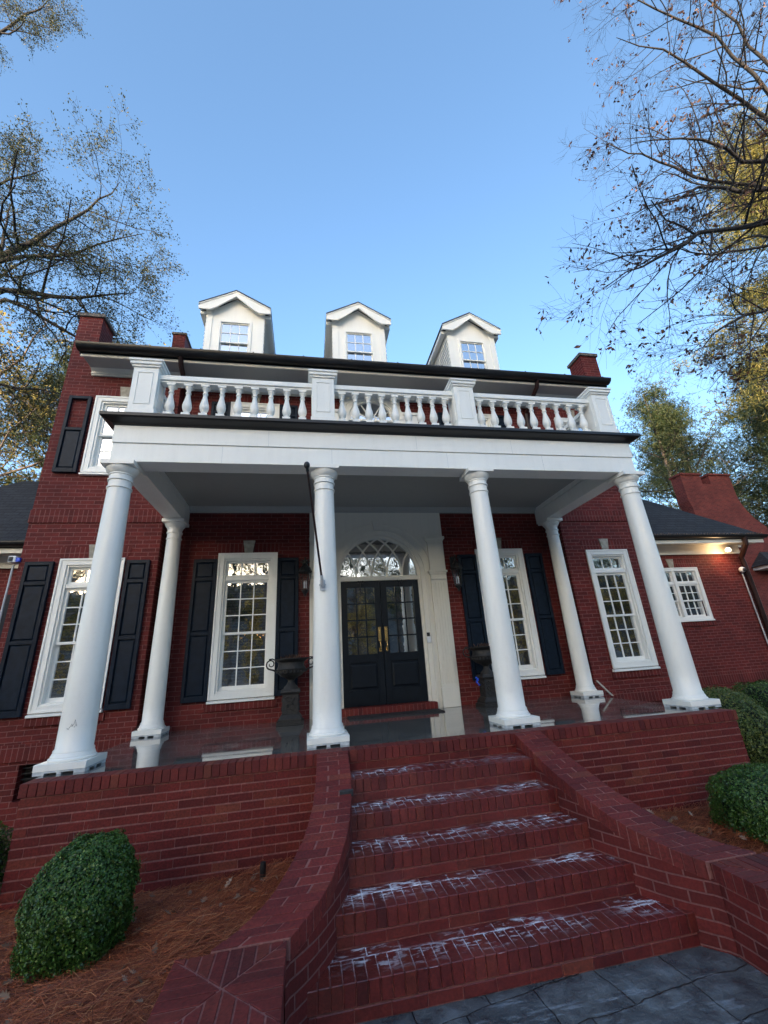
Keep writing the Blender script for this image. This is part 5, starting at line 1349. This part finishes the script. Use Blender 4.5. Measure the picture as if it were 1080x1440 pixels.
# left foreground tree, reaching over the roof from outside the frame
O = (-13.0, 5.0, G)
T = simple_thing('small_leaved_tree', 'tree with fine dark leaves reaching in from the left above the roof', 'tree', O)
limbs = [(rel([(-13, 5, G), (-12.8, 5, 4), (-12.3, 4.8, 9), (-12, 4.6, 15), (-12.3, 4.4, 22)], O), .30, .10, 9),
         (rel([(-12.5, 4.8, 7.5), (-8.7, 4.2, 10.0), (-6.9, 4.0, 9.75), (-5.6, 4, 10.1)], O), .11, .008, 0),
         (rel([(-12.2, 4.8, 9.0), (-9.0, 4.2, 11.1), (-8.2, 4.0, 11.5), (-7.2, 4.0, 12.9), (-6.6, 4, 14.2)], O), .11, .008, 0),
         (rel([(-12.2, 4.8, 9.5), (-8.9, 4.2, 11.0), (-7.1, 3.8, 11.0), (-5.6, 3.8, 12.0)], O), .08, .007, 0),
         (rel([(-12.2, 4.8, 8.2), (-8.9, 4.6, 10.1), (-7.0, 4.4, 8.9), (-6.0, 4.6, 9.1)], O), .07, .012, 0),
         (rel([(-12.1, 4.7, 11.0), (-9.6, 4.0, 13.2), (-8.4, 3.9, 14.2)], O), .07, .007, 0),
         (rel([(-12.2, 4.5, 19), (-11, 4.2, 21.5), (-10.1, 4, 23)], O), .07, .012, 0),
         (rel([(-12.5, 5.0, 6.5), (-8.8, 5, 7.8), (-7.4, 5, 7.6)], O), .06, .012, 0)]
mb, an = grow_tree(21, limbs[1:], 3, .42, spread=.6, wander=.16, nchild=(14, 7, 5), ratio=(.36, .42, .5), rmin=.003, leafprob=1.0, leafn=(1, 2), seg=(6, 4, 3, 3))
mb2, _ = grow_tree(22, [limbs[0]], 0, .7, leafprob=0)
finish(mb, 'branches', 'bark', T); finish(mb2, 'trunk', 'bark', T)
leaves_mesh('foliage', an, .060, 'small', T, 3, 2, .045)

# right foreground oak with a few brown leaves
O = (13.5, .6, G)
T = simple_thing('oak_tree', 'nearly bare oak with sparse brown leaves reaching in from the right', 'tree', O)
limbs = [(rel([(14.5, .6, G), (14.2, .6, 5), (14.6, .5, 10), (16.5, .4, 16), (19, .3, 22)], O), .32, .12, 9),
         (rel([(14.4, .5, 9.0), (9.6, .1, 10.0), (7.0, 0, 9.0), (5.6, 0, 8.0), (4.2, 0, 7.05)], O), .085, .006, 0),
         (rel([(14.5, .5, 10.0), (10.4, .2, 11.5), (7.6, 0, 10.6), (5.4, 0, 9.2)], O), .08, .007, 0),
         (rel([(14.5, .5, 11.0), (10.9, .2, 12.7), (8.5, 0, 12.6), (6.3, 0, 11.9)], O), .08, .007, 0),
         (rel([(14.4, .5, 7.6), (9.6, .6, 8.0), (7.6, .6, 7.1), (6.3, .6, 6.2)], O), .055, .006, 0),
         (rel([(14.7, .5, 12.5), (11.8, .2, 14.8), (9.4, 0, 16.4), (7.3, 0, 16.9)], O), .075, .007, 0),
         (rel([(15, .5, 13.5), (12.6, .2, 16.2), (11.4, 0, 18.6), (9.4, 0, 19.4), (7.6, 0, 20.6)], O), .07, .007, 0),
         (rel([(14.6, .5, 11.5), (12.0, 1.2, 13.6), (10.2, 1.4, 13.9), (8.6, 1.4, 14.6), (7.0, 1.2, 14.3)], O), .07, .007, 0),
         (rel([(14.4, .5, 9.5), (10.9, 1.0, 10.6), (8.8, 1.0, 9.9), (7.0, 1, 10.2)], O), .055, .006, 0),
         (rel([(15.0, .5, 15), (13.4, .2, 18.6), (12.4, 0, 20.6), (10.4, 0, 22.0)], O), .07, .007, 0),
         (rel([(14.4, .5, 6.4), (10.2, 1.2, 6.6), (8.2, 1.2, 6.1)], O), .045, .006, 0)]
mb, an = grow_tree(31, limbs[1:], 3, .36, spread=.45, wander=.13, nchild=(20, 7, 4), ratio=(.25, .42, .5), rmin=.0024, leafprob=.045, leafn=(2, 6), seg=(6, 4, 3, 3))
mb2, _ = grow_tree(32, [limbs[0]], 0, .7, leafprob=0)
finish(mb, 'branches', 'bark', T); finish(mb2, 'trunk', 'bark', T)
leaves_mesh('foliage', an, .105, 'oak', T, 3, 1, .03, droop=.8)

def pine_mesh(seed, h, crown0, wid, tufts=9000, m='needle'):
    rn = random.Random(seed); r = np.random.default_rng(seed)
    mb = MB(); lean = rn.uniform(-.4, .4)
    tp = [Vector((lean * t * t, 0, h * t)) for t in [k / 8 for k in range(9)]]; mb.tube(tp, [.26 * (1 - t * .85) for t in [k / 8 for k in range(9)]], 8, cap=False)
    bb = MB(); C_ = []
    nb = 40
    for k in range(nb):
        t = crown0 + (1 - crown0) * (k + rn.random()) / nb; base = Vector((lean * t * t, 0, h * t)); a = rn.uniform(0, 6.28)
        f = (t - crown0) / (1 - crown0); ln = wid * (.35 + 1.0 * math.sin(min(1, f * 1.1 + .18) * math.pi) ** .8) * rn.uniform(.65, 1.15)
        pts = [base]; d = Vector((math.cos(a), math.sin(a), .15 + .3 * f))
        for q in range(5): d = (d + Vector((rn.gauss(0, .12), rn.gauss(0, .12), rn.gauss(.04, .08)))).normalized(); pts.append(pts[-1] + d * ln / 5)
        bb.tube(pts, [.055 * (1 - q / 6) for q in range(6)], 4, cap=False)
        for q in range(2, 6):
            for w_ in range(3):
                c = pts[q] + Vector((rn.gauss(0, .35), rn.gauss(0, .35), rn.gauss(.1, .2))) * (wid / 3); C_.append((c.x, c.y, c.z, rn.uniform(.28, .6) * wid / 3))
                bb.tube([pts[q], c], [.014, .007], 3, cap=False)
    C_ = np.array(C_); i = r.integers(0, len(C_), tufts); P = C_[i, :3] + r.normal(size=(tufts, 3)) * C_[i, 3:4] * np.array([.75, .75, .42])
    K = 4; P = np.repeat(P, K, 0); n = len(P); u = r.normal(size=(n, 3)); u[:, 2] += .4; u /= np.linalg.norm(u, axis=1)[:, None]
    t2 = np.cross(u, r.normal(size=(n, 3))); t2 /= np.linalg.norm(t2, axis=1)[:, None]; s = r.uniform(.12, .24, n)[:, None]
    V = np.stack([P - t2 * .014, P + t2 * .014, P + u * s + t2 * .009, P + u * s - t2 * .009], 1).reshape(-1, 3); F = np.arange(4 * n).reshape(n, 4)
    return mb, bb, V, F
PROTO = {}
def place_pine(key, loc, label, sc=1.0, rz=0.0, params=None, group='pine trees around the house', m='needle'):
    if key not in PROTO:
        T = empty('pine_tree', (0, 0, 0)); mb, bb, V, F = pine_mesh(*params)
        finish(mb, 'trunk', 'bark_l', T); finish(bb, 'branches', 'bark', T); fast_mesh('foliage', V, F, m, T); PROTO[key] = T; o = T
    else: o = copy_tree(PROTO[key])
    o.location = loc; o.rotation_euler = (0, 0, rz); o.scale = (sc, sc, sc); tag(o, label, 'tree', group); return o
def place_leafy(key, loc, label, sc=1.0, rz=0.0, m='gold', seed=1, dens=2, size=.16, group='leafy trees around the house', leafprob=.9, h=14, name='golden_tree', bark='bark_l'):
    if key not in PROTO:
        T = empty(name, (0, 0, 0)); rn = random.Random(seed)
        top = Vector((rn.uniform(-.5, .5), rn.uniform(-.5, .5), h)); tr = [Vector((0, 0, 0)), top * .3 + Vector((rn.uniform(-.2, .2), 0, 0)), top * .6, top]
        tm, _ = grow_tree(seed, [(tr, .24, .05, 9)], 0, .5, leafprob=0)
        lim = []
        nl = 13 if key != 'lD' else 20
        for k in range(nl):
            t = (.32 + .64 * k / 13) if key != 'lD' else (.06 + .88 * k / 20); b = top * t; a = k * 2.4 + rn.random(); ln = h * .30 * (1.15 - .75 * abs(t - .45) * 1.3)
            lim.append(([b, b + Vector((math.cos(a), math.sin(a), .7)) * ln * .5, b + Vector((math.cos(a), math.sin(a), .85)) * ln], .07, .015, 0))
        bm_, an = grow_tree(seed + 1, lim, 2, .8, spread=.55, wander=.14, nchild=(7, 5), ratio=(.5, .45), rmin=.010, leafprob=leafprob, leafn=(1, 2))
        finish(tm, 'trunk', bark, T); finish(bm_, 'branches', bark, T)
        if m: leaves_mesh('foliage', an, size, m, T, seed, dens, .22)
        PROTO[key] = T; o = T
    else: o = copy_tree(PROTO[key])
    o.location = loc; o.rotation_euler = (0, 0, rz); o.scale = (sc, sc, sc); tag(o, label, 'tree', group); return o

# right side: large sunlit pine, darker pines behind the chimneys
place_pine('pG', (22.8, 5.5, G), 'tall golden sunlit pine behind the oak at the right edge', 1.0, .3, (5, 27, .38, 4.4, 26000), m='gneedle')
place_pine('pB', (19.5, 13.5, G), 'green pine just right of the portico behind the right wing roof', .88, 1.0, (6, 19, .30, 3.4, 9000))
place_pine('pB', (33.0, 15.5, G), 'green pine rising above the twin chimneys of the far gable', 1.15, 2.4)
place_pine('pB', (30.0, 21.0, G), 'more distant green pine between the porch and the twin chimneys', 1.1, 4.0)
place_pine('pB', (38.0, 12.0, G), 'large pine beyond the twin chimneys at the right edge', 1.3, 2.0)
place_leafy('lC', (27.5, 19.0, G), 'slender bare tree seen in the gap left of the twin chimneys', 1.05, .5, None, seed=51, leafprob=0, name='bare_tree', group='bare trees')
place_leafy('lA', (36.0, 22.0, G), 'pale golden tree low behind the twin chimneys', .95, 1.5, 'gold', seed=41)
place_pine('pB', (25.5, 18.5, G), 'dark pine behind the ridge of the right wing roof', .95, 5.5)
place_pine('pB', (29.5, 13.5, G), 'dark pine directly behind the left one of the twin chimneys', .86, 3.3)
place_pine('pB', (35.5, 19.0, G), 'dark pine standing between the twin chimneys and the right edge', 1.1, .9)
place_pine('pB', (44.0, 18.0, G), 'dark pine just inside the right edge above the curved parapet', 1.25, 4.6)
# left side
place_leafy('lA', (-15.5, 13.0, G), 'bright golden tree behind the left chimney', 1.15, .2, 'gold', seed=41)
place_leafy('lA', (-21.5, 14.0, G), 'golden tree standing at the far left edge', 1.45, 2.2)
place_leafy('lA', (-13.5, 19.0, G), 'distant golden tree above the left wing roof', 1.3, 4.2)
place_pine('pG', (-24.0, 11.0, G), 'tall pine at the far left behind the fine leaved tree', .9, 1.1)
place_pine('pB', (-14.5, 16.5, G), 'added sun screen pine hidden behind the left part of the roof', 1.0, .5, group='added sun screen pines')  # unseen pines added against a low sun from behind the house
place_pine('pB', (-11.0, 14.5, G), 'added sun screen pine hidden behind the left half of the roof', .95, 1.9, group='added sun screen pines')
place_pine('pB', (-8.0, 15.5, G), 'added sun screen pine hidden behind the middle of the roof', .9, 3.1, group='added sun screen pines')
place_pine('pB', (11.5, 15.5, G), 'added sun screen pine hidden behind the right end of the portico', .85, 5.1, group='added sun screen pines')  # unseen, added to keep rear sun off the far gable's side
# woods behind the viewer, seen mirrored in the windows
for k in range(13):
    place_leafy('lD', (-33 + k * 5.4 + random.uniform(-1.5, 1.5), -30 - random.uniform(0, 4), G - .06), 'low golden tree at the edge of the woods mirrored in the windows', random.uniform(.68, .86), random.uniform(0, 6), 'gold', seed=61, dens=2, size=.24, h=10, group='low golden trees behind the viewer')
for k in range(34):
    x = -46 + k * 2.7 + random.uniform(-1.2, 1.2); y = -24 - random.uniform(0, 18)
    zg = G - .06
    kind = k % 3
    lab = 'tree mirrored in the windows, standing behind the viewer'
    if kind == 0: place_leafy('lA', (x, y, zg), 'golden ' + lab, random.uniform(1.0, 1.4), random.uniform(0, 6), group='golden trees behind the viewer')
    elif kind == 1: place_leafy('lC', (x, y, zg), 'bare ' + lab, random.uniform(1.0, 1.4), random.uniform(0, 6), group='bare trees behind the viewer')
    else: place_pine('pB', (x, y, zg), 'pine ' + lab, random.uniform(.8, 1.1), random.uniform(0, 6), group='pine trees behind the viewer')
